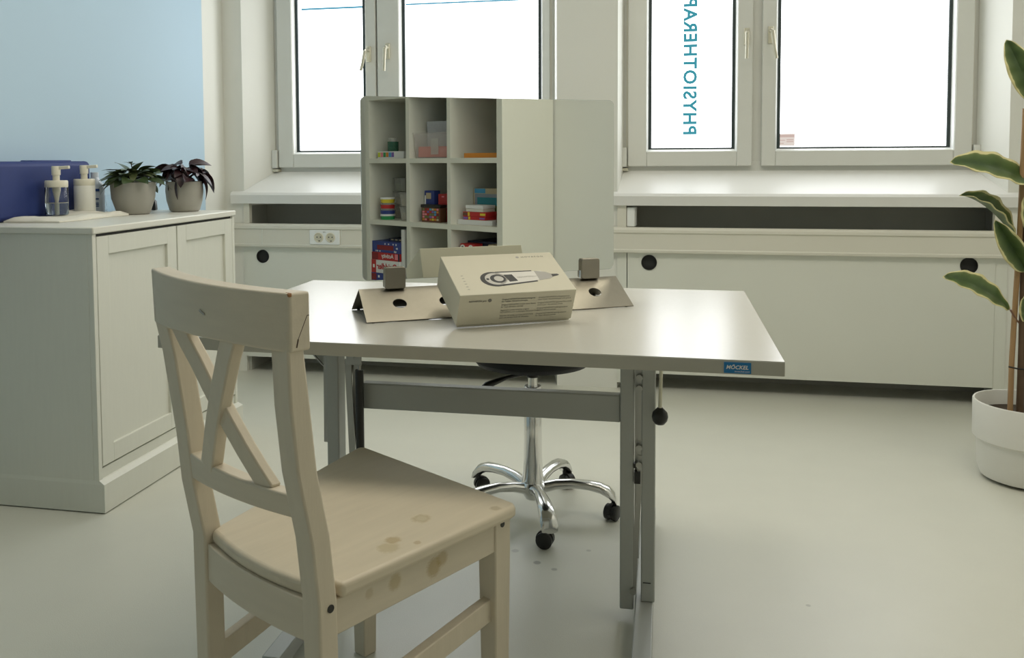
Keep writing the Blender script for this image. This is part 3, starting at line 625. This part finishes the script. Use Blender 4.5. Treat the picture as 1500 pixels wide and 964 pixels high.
# back posts: centre line (t, z) and size
prR = [(-.447, 0.0), (-.443, .20), (-.447, .43), (-.458, .53), (-.480, .635), (-.491, .736), (-.497, .813), (-.498, .850)]
prL = [(-.437, 0.0), (-.437, .20), (-.440, .44), (-.459, .54), (-.467, .624), (-.488, .768), (-.503, .823), (-.505, .850)]
SR, SL = .2155, -.109
def post(s, prof, ws):
    rings = []
    for (t, z), w in zip(prof, ws):
        d = .0175 if z < .8 else .0145
        rings.append([(s-w/2, t-d, z), (s+w/2, t-d, z), (s+w/2, t+d, z), (s-w/2, t+d, z)])
    return MB().loft(rings).build('back_leg', 'wood', ch, bevel=.004, seg=3)
post(SR, prR, [.042]*8); post(SL, prL, [.040]*8)
for z in (.418,):
    MB().tube([(SR+.0205, prR[2][0]+.004, .421), (SR+.022, prR[2][0]+.004, .421)], .0062, 16).build('screw_hole', 'black', ch)
def lerp(a, b, u): return a+(b-a)*u
def tz(prof, z):
    for (t0, z0), (t1, z1) in zip(prof, prof[1:]):
        if z0 <= z <= z1: return lerp(t0, t1, (z-z0)/(z1-z0))
    return prof[-1][0]
def back(u, z, bulge=1.0):     # centre surface of the back rest
    s = lerp(SL, SR, u); t = lerp(tz(prL, z), tz(prR, z), u); return Vector((s, t-.026*bulge*4*u*(1-u), z))
def curved_rail(name, z0f, z1f, u0, u1, thick, bulge, mt, n=14, off=0.0):
    rings = []
    for i in range(n+1):
        u = lerp(u0, u1, i/n); a = back(u, z0f(u), bulge); b = back(u, z1f(u), bulge)
        rings.append([(a.x, a.y-thick/2+off, a.z), (b.x, b.y-thick/2+off, b.z), (b.x, b.y+thick/2+off, b.z), (a.x, a.y+thick/2+off, a.z)])
    return MB().loft(rings).build(name, mt, ch, bevel=.004, seg=3)
cr = curved_rail('top_rail', lambda u: .818+.004*math.sin(math.pi*u), lambda u: lerp(.909, .903, u), -.098, 1.075, .036, .9, 'woodrail', off=-.002)
curved_rail('lower_back_rail', lambda u: lerp(.548, .560, u), lambda u: lerp(.594, .597, u), .04, .96, .026, .55, 'woodrail')
def slat(u0, z0, u1, z1, bulge0, bulge1, w, th, off, name='cross_slat'):
    rings = []
    for i in range(9):
        f = i/8; z = lerp(z0, z1, f); u = lerp(u0, u1, f); p = back(u, z, lerp(bulge0, bulge1, f))
        q0 = back(u0, z0, bulge0); q1 = back(u1, z1, bulge1); d = Vector((q1.x-q0.x, 0, q1.z-q0.z)).normalized(); a = Vector((d.z, 0, -d.x))
        rings.append([tuple(p+a*w/2*sx+Vector((0, th/2*sy+off, 0))) for sx, sy in ((-1, -1), (1, -1), (1, 1), (-1, 1))])
    return MB().loft(rings).build(name, 'wood', ch, bevel=.003)
slat(.26, .588, .70, .830, .55, .9, .036, .022, -.003); slat(.17, .830, .775, .588, .9, .55, .034, .018, .001)
# seat
seat = [(-.230, .002), (-.236, .010), (-.232, .020)]
seat = [(-.238, .012), (-.226, .024), (.228, -.004), (.240, -.014), (.243, -.03), (.237, -.421), (.195, -.424), (.190, -.452)]
bk_ = [(lerp(.190, -.086, k/10), -.452+lerp(0, .010, k/10)-.016*4*(k/10)*(1-k/10)) for k in range(1, 10)]
seat += bk_+[(-.088, -.444), (-.099, -.424)]
MB().prism(seat, .426, .450).build('seat', 'woodseat', ch, bevel=.008, seg=4)
add_spots(M['woodseat'], [(.152, -.171, .45, .020, (.42, .33, .15), .6), (.152, -.171, .45, .013, (.60, .53, .38), .8), (.180, -.265, .45, .016, (.40, .28, .10), .55), (.196, -.290, .45, .022, (.45, .36, .17), .45), (.218, -.245, .45, .008, (.40, .28, .12), .5), (.222, -.05, .45, .012, (.35, .27, .14), .45),
                          (.232, -.293, .44, .006, (.35, .10, .04), .9)])
# aprons, legs, stretchers
ap = MB().bar((.2175, -.430, .398), (.214, -.030, .398), .022, .056); a1 = ap.build('apron', 'wood', ch, bevel=.002)
M['woodstain'] = mat('whitewashed_pine_stained', (0.675, 0.605, 0.475), 0.5, noise=0.07, nscale=9, stretch=(7, .9, 7), bump=0.1, bscale=40)
add_spots(M['woodstain'], [(.228, -.305, .408, .016, (.45, .35, .16), .6), (.228, -.215, .400, .020, (.40, .29, .11), .65), (.228, -.195, .408, .016, (.40, .29, .11), .55), (.228, -.36, .41, .010, (.45, .35, .18), .4)])
a1.data.materials[0] = M['woodstain']
MB().bar((-.112, -.430, .398), (-.205, .004, .398), .022, .056).build('apron', 'wood', ch, bevel=.002)
MB().bar((-.195, .006, .398), (.195, -.012, .398), .022, .056).build('apron', 'woodrail', ch, bevel=.002)
ra = []
for i in range(11):
    u = i/10; s = lerp(-.092, .198, u); t = lerp(-.440, -.448, u)-.012*4*u*(1-u)
    ra.append([(s, t-.011, .362), (s, t-.011, .427), (s, t+.011, .427), (s, t+.011, .362)])
MB().loft(ra).build('apron', 'woodrail', ch, bevel=.002)
def fleg(s, t):
    return MB().loft([[(s-w, t-w, z), (s+w, t-w, z), (s+w, t+w, z), (s-w, t+w, z)] for w, z in ((.0175, 0), (.0215, .36), (.0215, .426))]).build('front_leg', 'wood', ch, bevel=.003)
fleg(.207, -.036); fleg(-.200, -.006)
MB().tube([(.2275, -.038, .418), (.2295, -.038, .418)], .0055, 16).build('screw_hole', 'black', ch)
M['woodring'] = M['bare']
MB().bar((.2125, -.432, .215), (.205, -.050, .258), .020, .042).build('stretcher', 'wood', ch, bevel=.002)
MB().bar((-.109, -.425, .215), (-.197, -.020, .258), .020, .042).build('stretcher', 'wood', ch, bevel=.002)
# wear on the top rail: bare corner and a crack on its end grain
e = back(1.075, .90, .9)
MB().loft([[(e.x-.016, e.y-.0208, .8975), (e.x+.0006, e.y-.0208, .8975), (e.x+.0006, e.y-.0208, .9015), (e.x-.013, e.y-.0208, .9015)], [(e.x-.016, e.y-.016, .8975), (e.x+.0006, e.y-.016, .8975), (e.x+.0006, e.y-.016, .9035), (e.x-.013, e.y-.016, .9035)]]).build('worn_corner', 'bare', cr, bevel=.001)
e2 = back(1.075, .85, .9)
MB().bar((e2.x-.0002, e2.y+.010, .868), (e2.x-.0002, e2.y-.006, .836), .0010, .0009).bar((e2.x-.0002, e2.y-.006, .836), (e2.x-.0002, e2.y-.009, .824), .0010, .0022).bar((e2.x-.0002, e2.y+.010, .868), (e2.x-.0002, e2.y+.0135, .868), .0010, .0010).build('end_crack', 'crack', cr)
e3 = back(.545, .863, .9); MB().bar((e3.x-.008, e3.y-.0204, .864), (e3.x+.006, e3.y-.0204, .859), .0010, .0030).build('scuff', 'devmid', cr)

# ================================================================== swivel stool behind the table
sc = thing('swivel_stool', 'black round swivel stool on a polished five-star base behind the table', 'stool', (-.39, 2.63, 0))
MB().lathe([(.001, .464), (.140, .464), (.170, .470), (.182, .484), (.182, .512), (.170, .530), (.001, .534)], 40).build('seat', 'fabric', sc, smooth=True)
MB().lathe([(.001, .446), (.060, .446), (.100, .464), (.001, .464)], 28).build('seat_plate', 'black', sc, smooth=True)
MB().lathe([(.0145, .30), (.0145, .447)], 24).build('gas_piston', 'alu', sc, smooth=True)
MB().lathe([(.018, .425), (.018, .447)], 24).build('piston_collar', 'black', sc, smooth=True)
MB().lathe([(.036, .088), (.0310, .120), (.0285, .160), (.0275, .22), (.0270, .395), (.0250, .398), (.0145, .398)], 32).build('column', 'chrome', sc, smooth=True)
MB().lathe([(.001, .048), (.024, .048), (.030, .060), (.044, .078), (.044, .092), (.030, .104), (.001, .104)], 32).build('hub', 'alu', sc, smooth=True)
lv = MB().tube([(-.02, -.02, .440), (-.07, -.055, .433), (-.10, -.075, .424), (-.125, -.095, .416), (-.148, -.115, .402)], [.006, .006, .009, .011, .004], 10).build('lever', 'black', sc, smooth=True)
for k in range(5):
    an = math.radians(-71+72*k); cx, sy = math.cos(an), math.sin(an)
    rings = []
    for (r, z, w, h) in ((.025, .080, .022, .018), (.07, .094, .0185, .016), (.12, .100, .0185, .0145), (.17, .098, .0215, .0145), (.205, .092, .0245, .016), (.232, .080, .0255, .018), (.250, .063, .0245, .016), (.256, .050, .023, .006)):
        tx = Vector((cx, sy, 0)); ty = Vector((-sy, cx, 0)); ctr = tx*r+Vector((0, 0, z))
        rings.append([tuple(ctr+ty*w*math.cos(2*math.pi*i/14)+Vector((0, 0, 1))*h*math.sin(2*math.pi*i/14)) for i in range(14)])
    arm = MB().loft(rings).build('base_arm', 'alu', sc, smooth=True)
    ca_ = an+1.1; C0 = Vector((cx*.247, sy*.247, 0)); dv = Vector((math.cos(ca_), math.sin(ca_), 0)); wv = Vector((-dv.y, dv.x, 0))
    off = C0-dv*.012
    cs = MB().tube([C0+Vector((0, 0, .030)), C0+Vector((0, 0, .056))], .008, 10).build('caster', 'black', sc)
    for sgn in (-1, 1):
        c0 = off+wv*sgn*.006+Vector((0, 0, .0235)); c1 = off+wv*sgn*.020+Vector((0, 0, .0235))
        MB().tube([c0, c0.lerp(c1, .8), c1], [.0235, .0235, .019], 20).build('wheel', 'black', cs, smooth=True)
    hd = []
    for i in range(13):
        a = math.pi*i/12; hd.append((math.cos(a)*.0265, math.sin(a)*.0265))
    rg = [[tuple(off+dv*x+wv*y+Vector((0, 0, .0235+z))) for x, z in hd] for y in (-.0055, .0055)]
    MB().loft(rg).build('caster_hood', 'black', cs)

# ================================================================== variegated rubber plant on the right
PC = (1.205, 3.222, 0)
rp = thing('rubber_plant', 'variegated rubber plant with bamboo cane in a white stepped planter', 'plant', PC)
MB().lathe([(.001, .004), (.118, .004), (.138, .012), (.148, .040), (.152, .125), (.154, .135), (.164, .142), (.165, .262), (.163, .266), (.158, .266), (.156, .262), (.152, .150), (.001, .150)], 56).build('planter', 'potwhite', rp, smooth=True)
MB().lathe([(.001, .215), (.157, .215)], 40, cap=False).build('soil', 'soil', rp)
MB().lathe([(.11, 0), (.11, .006)], 40).build('planter_foot', 'blackmatte', rp)
def L_(p): return Vector((p[0]-PC[0], p[1]-PC[1], p[2]))
MB().tube([L_((1.144, 3.206, .215)), L_((1.150, 3.22, .40)), L_((1.158, 3.23, .55)), L_((1.170, 3.237, .82)), L_((1.178, 3.242, 1.25))], .0085, 10).build('cane', 'bamboo', rp, smooth=True)
MB().tube([L_((1.176, 3.212, .215)), L_((1.180, 3.22, .45)), L_((1.186, 3.24, .70)), L_((1.195, 3.25, .95)), L_((1.205, 3.26, 1.42))], [.012, .011, .0105, .009, .006], 10).build('trunk', 'stem', rp, smooth=True)
MB().tube([L_((1.133, 3.198, .388)), L_((1.160, 3.196, .383)), L_((1.196, 3.205, .378))], .0028, 6).build('plant_tie', 'black', rp)
# leaf material: dark blotchy green heart, cream margin (the colour of the leaf itself)
vm = mat('variegated_leaf', (.05, .085, .025), .32); nt = vm.node_tree; bs = nt.nodes['Principled BSDF']
at = nt.nodes.new('ShaderNodeAttribute'); at.attribute_name = 'margin'
nz = nt.nodes.new('ShaderNodeTexNoise'); nz.inputs['Scale'].default_value = 26; tcn = nt.nodes.new('ShaderNodeTexCoord'); nt.links.new(tcn.outputs['Object'], nz.inputs['Vector'])
ad = nt.nodes.new('ShaderNodeMath'); ad.operation = 'MULTIPLY_ADD'; ad.inputs[1].default_value = .45; nt.links.new(nz.outputs['Fac'], ad.inputs[0]); nt.links.new(at.outputs['Fac'], ad.inputs[2])
rmp = nt.nodes.new('ShaderNodeValToRGB'); cr_ = rmp.color_ramp; cr_.interpolation = 'LINEAR'
cr_.elements[0].position = .0; cr_.elements[0].color = (.020, .048, .014, 1)
cr_.elements[1].position = 1.0; cr_.elements[1].color = (.72, .66, .34, 1)
for pos, c_ in ((.30, (.060, .105, .026, 1)), (.62, (.105, .155, .045, 1)), (.80, (.19, .23, .08, 1)), (.84, (.70, .66, .33, 1))):
    el = cr_.elements.new(pos); el.color = c_
nt.links.new(ad.outputs[0], rmp.inputs[0]); nt.links.new(rmp.outputs[0], bs.inputs['Base Color'])
M['varieg'] = vm
def big_leaf(tip, base, node, W, face, curl=.12, sag=.10, foldv=.10):
    tip, base = L_(tip), L_(base); ax = tip-base; Ln = ax.length; ax.normalize(); face = Vector(face).normalized()
    side = ax.cross(face).normalized(); nrm = side.cross(ax).normalized()
    n, k = 22, 12; vs, fs, mg = [], [], []
    for i in range(n+1):
        t = i/n; w = W/2*(math.sin(math.pi*t**.85)**.62) if 0 < t < 1 else .0006
        c = base+ax*Ln*t+Vector((0, 0, 1))*sag*Ln*4*t*(1-t)*.5+nrm*curl*Ln*(t*t)*-.4
        for j in range(k+1):
            q = -1+2*j/k; rip = .004*math.sin(t*26+q*2)*abs(q)
            vs.append(tuple(c+side*w*q+nrm*(foldv*w*abs(q)*1.5+rip))); mg.append(abs(q)**2.2*.90 if 0 < t < 1 else .8)
    for i in range(n):
        for j in range(k):
            a = i*(k+1)+j; fs.append((a, a+1, a+k+2, a+k+1))
    mb = MB().add(vs, fs); o = mb.build('leaf', 'varieg', rp, smooth=True, solid=.0012)
    at_ = o.data.attributes.new('margin', 'FLOAT', 'POINT')
    for i, v in enumerate(mg): at_.data[i].value = v
    MB().tube([base-ax*.002, base.lerp(L_(node), .5)+Vector((0, 0, -.006)), L_(node)], .0032, 8).build('petiole', 'petiole', rp, smooth=True)
    return o
FC = (.2, -.9, .45)
big_leaf((.940, 3.19, 1.078), (1.215, 3.24, .995), (1.20, 3.25, .93), .120, (.10, -.75, .75), curl=.05, sag=.16)
big_leaf((.986, 3.235, .964), (1.165, 3.262, .812), (1.190, 3.245, .765), .085, (.55, -.55, .75), curl=.05, sag=.24, foldv=.55)
big_leaf((1.072, 3.170, .880), (1.190, 3.225, .705), (1.187, 3.24, .690), .075, (-.45, -.9, .15), curl=.05, sag=.05, foldv=.5)
big_leaf((.920, 3.17, .693), (1.140, 3.22, .578), (1.184, 3.23, .520), .088, (.25, -.75, .60), curl=.05, sag=.20, foldv=.12)
big_leaf((1.120, 3.25, 1.480), (1.215, 3.27, 1.270), (1.205, 3.26, 1.20), .085, (-.3, -.9, .2), curl=.1, sag=.08, foldv=.3)
big_leaf((1.205, 3.12, 1.30), (1.235, 3.23, 1.12), (1.20, 3.25, 1.06), .105, (-.4, -.85, .3), curl=.1, sag=.1, foldv=.2)
big_leaf((1.165, 3.15, .985), (1.215, 3.22, .82), (1.192, 3.245, .79), .080, (-.2, -.95, .2), curl=.1, sag=.1, foldv=.3)
big_leaf((1.42, 3.10, .95), (1.25, 3.21, .88), (1.195, 3.245, .86), .10, (.1, -.7, .7))
big_leaf((1.40, 3.36, 1.20), (1.25, 3.28, 1.08), (1.20, 3.25, 1.04), .11, (.1, -.5, .9))
big_leaf((1.36, 3.12, 1.42), (1.24, 3.24, 1.32), (1.205, 3.26, 1.30), .10, (.1, -.7, .7))
big_leaf((1.22, 3.28, 1.62), (1.208, 3.262, 1.44), (1.205, 3.26, 1.40), .06, (-.2, -1, .1))
big_leaf((1.38, 3.16, .72), (1.24, 3.22, .64), (1.186, 3.235, .60), .10, (.1, -.7, .7))
big_leaf((1.178, 3.175, .640), (1.200, 3.225, .530), (1.185, 3.232, .505), .055, (-.3, -.9, .2), foldv=.3)

# ================================================================== open shelf by the right wall (seen in the mirror)
sf = thing('cube_shelf', 'white open cube shelf by the right wall, seen in the mirror', 'shelf', (1.45, 0, 0))
SD = .44; YS = [(-.513, -.482), (-.160, -.132), (.168, .194), (.531, .569)]; ZS_ = [.0, .366, .733, 1.100, 1.477]
for k, (a, b) in enumerate(YS): MB().box(0, SD, a, b, .001, 1.477 if k in (0, 3) else 1.447).build('side_panel' if k in (0, 3) else 'divider', 'shelf', sf)
for (a, b) in zip(YS, YS[1:]):
    for z in ZS_[1:4]: MB().box(0, SD, a[1], b[0], z-.028, z).build('shelf_board', 'shelf', sf)
MB().box(0, SD, YS[0][1], YS[3][0], 1.447, 1.477).build('top_board', 'shelf', sf); MB().box(0, SD, YS[0][1], YS[3][0], .001, .031).build('bottom_board', 'shelf', sf)
MB().box(SD-.008, SD-.002, YS[0][1], YS[3][0], .031, 1.447).build('back_panel', 'shelf', sf)
Z1, Z2, Z3 = 1.1003, .7333, .3663
def sbox(name, label, x0, x1, y0, y1, z0, z1, m, cat='box', group=None):
    t = thing(name, label, cat, ((x0+x1)/2, (y0+y1)/2, z0), 0, group)
    hx, hy, hz = (x1-x0)/2, (y1-y0)/2, z1-z0
    MB().box(-hx, hx, -hy, hy, 0, hz).build('box_body', m, t, bevel=.0015); return t, hx, hy, hz
def patch(t, name, hx, y0, y1, z0, z1, m, k=1):     # print on the face that looks into the room
    return MB().box(-hx-.0006*k, -hx, y0, y1, z0, z1).build(name, m, t)
# top row
t, hx, hy, hz = sbox('paint_box', 'flat box with a row of coloured squares on the upper left cube of the shelf', 1.50, 1.61, -.462, -.232, Z1, Z1+.042, 'white')
for k, c in enumerate(('lime', 'pink', 'green', 'orange', 'sky', 'violet')): patch(t, 'colour_square', hx, -hy+.004+.024*k, -hy+.026+.024*k, .008, .036, c)
j = thing('bead_jar', 'small dark green glittering jar on the flat colour box', 'jar', (1.548, -.375, Z1+.0423))
MB().lathe([(.001, 0), (.031, 0), (.033, .004), (.033, .058), (.001, .058)], 24).build('jar_body', 'darkjar', j, smooth=True)
MB().lathe([(.026, .058), (.026, .080), (.001, .080)], 20).build('jar_lid', 'tub2', j, smooth=True)
t = thing('storage_tub', 'clear plastic tub half filled with coral red pieces in the upper middle cube', 'tub', (1.580, .016, Z1))
def tubm(hx, hy, h, wall=.002, fl=1.12):
    mb = MB(); R = []
    for k, z, d in ((1, 0, 0), (fl, h, 0), (fl, h, wall), (1, wall, wall)):
        R.append([(sx*(hx*k-d), sy*(hy*k-d), z) for sx, sy in ((-1, -1), (1, -1), (1, 1), (-1, 1))])
    return mb.loft(R)
tubm(.096, .122, .138).build('tub_wall', 'tub', t)
MB().box(-.112, .112, -.140, .140, .138, .146).build('tub_lid', 'tub', t, bevel=.003)
MB().box(-.090, -.016, -.116, .116, .004, .066).build('tub_contents', 'coral', t, bevel=.004)
MB().box(-.1085, -.1075, .005, .065, .02, .11).build('tub_label', 'tub2', t)
MB().hull8([(-.006, -.118, .012), (-.006, .118, .012), (-.004, .118, .012), (-.004, -.118, .012)], [(-.014, -.120, .212), (-.014, .120, .212), (-.012, .120, .212), (-.012, -.120, .212)]).build('paper_sheet', 'paper', t)
t, hx, hy, hz = sbox('orange_tray', 'shallow orange box in the upper right cube of the shelf', 1.50, 1.80, .250, .522, Z1, Z1+.026, 'orange')
# middle row
for k, (c, nm) in enumerate((('green', 'green'), ('blue', 'dark blue'), ('red', 'red'), ('yellow', 'yellow'))):
    w = ('bottom', 'second lowest', 'second highest', 'top')[k]
    d = thing('dough_pot', f'{nm} modelling dough pot, {w} of the stack of four', 'pot', (1.520, -.398, Z2+.0336*k), 0, 'stack of modelling dough pots')
    MB().lathe([(.001, 0), (.041, 0), (.043, .022)], 28).build('pot_body', c, d, smooth=True)
    MB().lathe([(.0455, .022), (.0455, .0330), (.001, .0330)], 28).build('pot_lid', 'tub2' if c in ('red', 'blue') else 'white', d, smooth=True)
    if c == 'blue': MB().lathe([(.0440, .004), (.0440, .019)], 28).build('pot_label', 'blue', d)
spots_ = [(1.69, -.418, 0, 'lowest', 'back'), (1.69, -.418, .083, 'middle', 'back'), (1.69, -.418, .166, 'top', 'back'), (1.560, -.224, 0, 'lowest', 'front'), (1.560, -.224, .083, 'top', 'front')]
for x, y, dz, w, fb in spots_:
    d = thing('clear_container', f'frosted clear container, {w} of the {fb} stack beside the dough pots', 'container', (x, y, Z2+dz), 0, 'clear containers in the middle left cube')
    tubm(.048, .046, .074).build('container_wall', 'tub2', d)
    MB().box(-.058, .058, -.056, .056, .074, .081).build('container_lid', 'tub2', d, bevel=.002)
    MB().box(-.044, .044, -.042, .042, .003, .045).build('container_contents', ('sand', 'moss', 'brown')[int(dz*12) % 3], d)
t, hx, hy, hz = sbox('crayon_box', 'clear box of coloured crayons with black lid in the centre cube', 1.50, 1.553, -.088, .061, Z2, Z2+.083, 'brown')
MB().box(-hx-.003, hx+.003, -hy-.004, hy+.004, hz, hz+.018).build('box_lid', 'black', t, bevel=.003)
for rr in range(5):
    for q in range(7):
        patch(t, 'crayon_end', hx, -hy+.009+.0190*q, -hy+.025+.0190*q, .010+.0145*rr, .021+.0145*rr, random.choice(('red', 'orange', 'yellow', 'sand', 'pink', 'moss', 'violet', 'darkred', 'sky')))
t, hx, hy, hz = sbox('blue_carton', 'upright dark blue carton behind the crayon box', 1.562, 1.612, -.124, -.045, Z2, Z2+.178, 'blue')
patch(t, 'carton_print', hx, -.026, .014, .130, .165, 'sand'); patch(t, 'carton_print', hx, -.040, -.028, .03, .15, 'white')
t, hx, hy, hz = sbox('red_carton', 'tall red carton beside the crayon box in the centre cube', 1.568, 1.66, -.018, .098, Z2, Z2+.160, 'red')
for yy, zz in ((-.02, .145), (.028, .12), (-.025, .09), (.03, .05)): patch(t, 'carton_print', hx, yy-.010, yy+.010, zz-.004, zz+.004, 'pink')
t, hx, hy, hz = sbox('picture_box', 'large puzzle box with a landscape picture standing at the back of the middle right cube', 1.632, 1.68, .199, .525, Z2, Z2+.196, 'sand')
patch(t, 'box_picture', hx, -hy+.012, hy-.012, .012, .165, 'greyblue'); patch(t, 'box_picture', hx, -hy+.030, hy-.10, .06, .145, 'teal2', 2); patch(t, 'box_picture', hx, -hy+.030, hy-.012, .012, .10, 'moss', 3); patch(t, 'box_title', hx, -hy+.010, -hy+.09, .168, .194, 'sky', 2)
patch(t, 'box_picture', hx, hy-.12, hy-.04, .04, .15, 'sand', 4)
t, hx, hy, hz = sbox('flat_box', 'wide flat white box at the bottom of the pile in the middle right cube', 1.50, 1.625, .198, .452, Z2, Z2+.026, 'white')
for k, (z0, z1_) in enumerate(((.0263, .0455), (.0458, .070))):
    t, hx, hy, hz = sbox('game_box', ('thin red and violet game box directly on the wide flat white box', 'red game box with yellow print below the small white lid box')[k], 1.505, 1.62, .238-.004*k, .400+.004*k, Z2+z0, Z2+z1_, 'red', group='game boxes in the middle right cube')
    patch(t, 'box_print', hx, -hy+.002, -hy+.034, .004, hz-.004, ('violet', 'brown')[k]); patch(t, 'box_print', hx, -hy+.038, -hy+.052, .002, hz-.002, 'yellow'); patch(t, 'box_print', hx, hy-.042, hy-.004, .006, hz-.006, ('violet', 'yellow')[k])
t, hx, hy, hz = sbox('lid_box', 'small white box with lid on top of the red game boxes', 1.51, 1.61, .254, .378, Z2+.0705, Z2+.088, 'shelf')
MB().box(-hx-.002, hx+.002, -hy-.002, hy+.002, .0178, .036).build('box_lid', 'white', t, bevel=.001)
bg = thing('dark_pouch', 'dark crumpled pouch right of the pile in the middle right cube', 'pouch', (1.570, .486, Z2))
MB().loft([[(.06*k*math.cos(2*math.pi*i/14), .036*k*math.sin(2*math.pi*i/14)*(1+.15*math.sin(3*i)), z) for i in range(14)] for k, z in ((.8, 0), (1, .02), (.95, .05), (.7, .085), (.3, .10))]).build('pouch_body', 'brown', bg, smooth=True)
# lower row
ST = [(Z3, Z3+.047, 'blue', 'dark blue game box, bottom of the pile in the lower left cube'), (Z3+.0473, Z3+.125, 'white', 'white game box with red script, second from bottom of the pile'),
      (Z3+.1253, Z3+.171, 'red', 'red game box with white script, above the white game box'), (Z3+.1713, Z3+.238, 'blue', 'blue game box with white stars, top of the pile of four')]
gb = []
for k, (z0, z1_, c, lbl) in enumerate(ST):
    t, hx, hy, hz = sbox('game_box', lbl, 1.456+.003*k, 1.74, -.480, -.236+(.004 if k % 2 else 0), z0, z1_, c, group='pile of game boxes in the lower left cube'); gb.append((t, hx, hy, hz))
FACE = lambda hx, y, z: frame3((-hx-.0014, y, z), (0, -1, 0), (0, 0, 1))
t, hx, hy, hz = gb[0]; patch(t, 'box_print', hx, -hy+.002, -hy+.045, .004, hz-.004, 'darkred'); patch(t, 'box_print', hx, -hy+.06, -hy+.074, .02, .034, 'white')
t, hx, hy, hz = gb[1]; patch(t, 'box_print', hx, -hy, -hy+.040, 0, hz, 'red'); patch(t, 'box_print', hx, -hy+.012, -hy+.028, .030, .050, 'white', 2)
text('box_lettering', 'Quiddler', .052, 'red', t, FACE(hx, hy-.020, .024), bold=.0012, spacing=.95)
t, hx, hy, hz = gb[2]; patch(t, 'box_print', hx, -hy, -hy+.055, .002, hz-.002, 'darkred'); patch(t, 'box_print', hx, hy-.040, hy-.014, .010, .042, 'pink')
text('box_lettering', 'Activity', .034, 'white', t, FACE(hx, hy-.052, .016), bold=.0008)
patch(t, 'box_print', hx, hy-.012, hy, .0, hz, 'darknavy')
t, hx, hy, hz = gb[3]; patch(t, 'box_print', hx, -hy+.045, hy-.060, .016, .044, 'darkred')
for q in range(14):
    yy = -hy+.012+(.232-.02)*random.random(); zz = random.choice((.008, .010, .052, .055, .030)) if yy < -hy+.04 or yy > hy-.06 else random.choice((.008, .053))
    s2 = random.uniform(.004, .008); MB().prism([(yy+(s2 if i % 2 == 0 else s2*.45)*math.cos(math.pi*i/4), zz+(s2 if i % 2 == 0 else s2*.45)*math.sin(math.pi*i/4)) for i in range(8)], -hx-.0012, -hx, 'x').build('printed_star', 'white', t)
gm = MB().box(1.52, 1.72, -.39, -.242, Z3+.2383, Z3+.254).build('card_case', 'darknavy'); tag(gm, 'flat dark case lying on the blue starred game box', 'case')
for q in range(3): MB().box(1.5194, 1.52, -.37+.035*q, -.35+.035*q, Z3+.243, Z3+.250).build('case_print', 'sand', gm)
wbd = MB().box(1.47, 1.77, -.2285, -.200, Z3, Z3+.316).build('upright_board', 'white', bevel=.001); tag(wbd, 'narrow white board standing upright right of the game box pile', 'board')
t, hx, hy, hz = sbox('dark_case', 'wide dark navy case in the lower right cube', 1.575, 1.85, .205, .520, Z3, Z3+.270, 'darknavy')
t, hx, hy, hz = sbox('red_game_box', 'red box with two round pictures in front of the dark navy case', 1.50, 1.570, .219, .322, Z3, Z3+.260, 'red')
for yy in (-.034, .026):
    MB().prism([(yy+.018*math.cos(2*math.pi*i/20), .237+.018*math.sin(2*math.pi*i/20)) for i in range(20)], -hx-.0008, -hx, 'x').build('round_picture', 'white', t)
    MB().prism([(yy+.009*math.cos(2*math.pi*i/16), .237+.009*math.sin(2*math.pi*i/16)) for i in range(16)], -hx-.0014, -hx, 'x').build('round_picture', 'ink', t)
patch(t, 'box_print', hx, -hy, hy, .19, .213, 'blue')
t, hx, hy, hz = sbox('small_box', 'small pale box with a red mark at the right of the lower right cube', 1.50, 1.57, .424, .465, Z3, Z3+.265, 'sand')
patch(t, 'box_print', hx, -.010, .014, .235, .256, 'red')
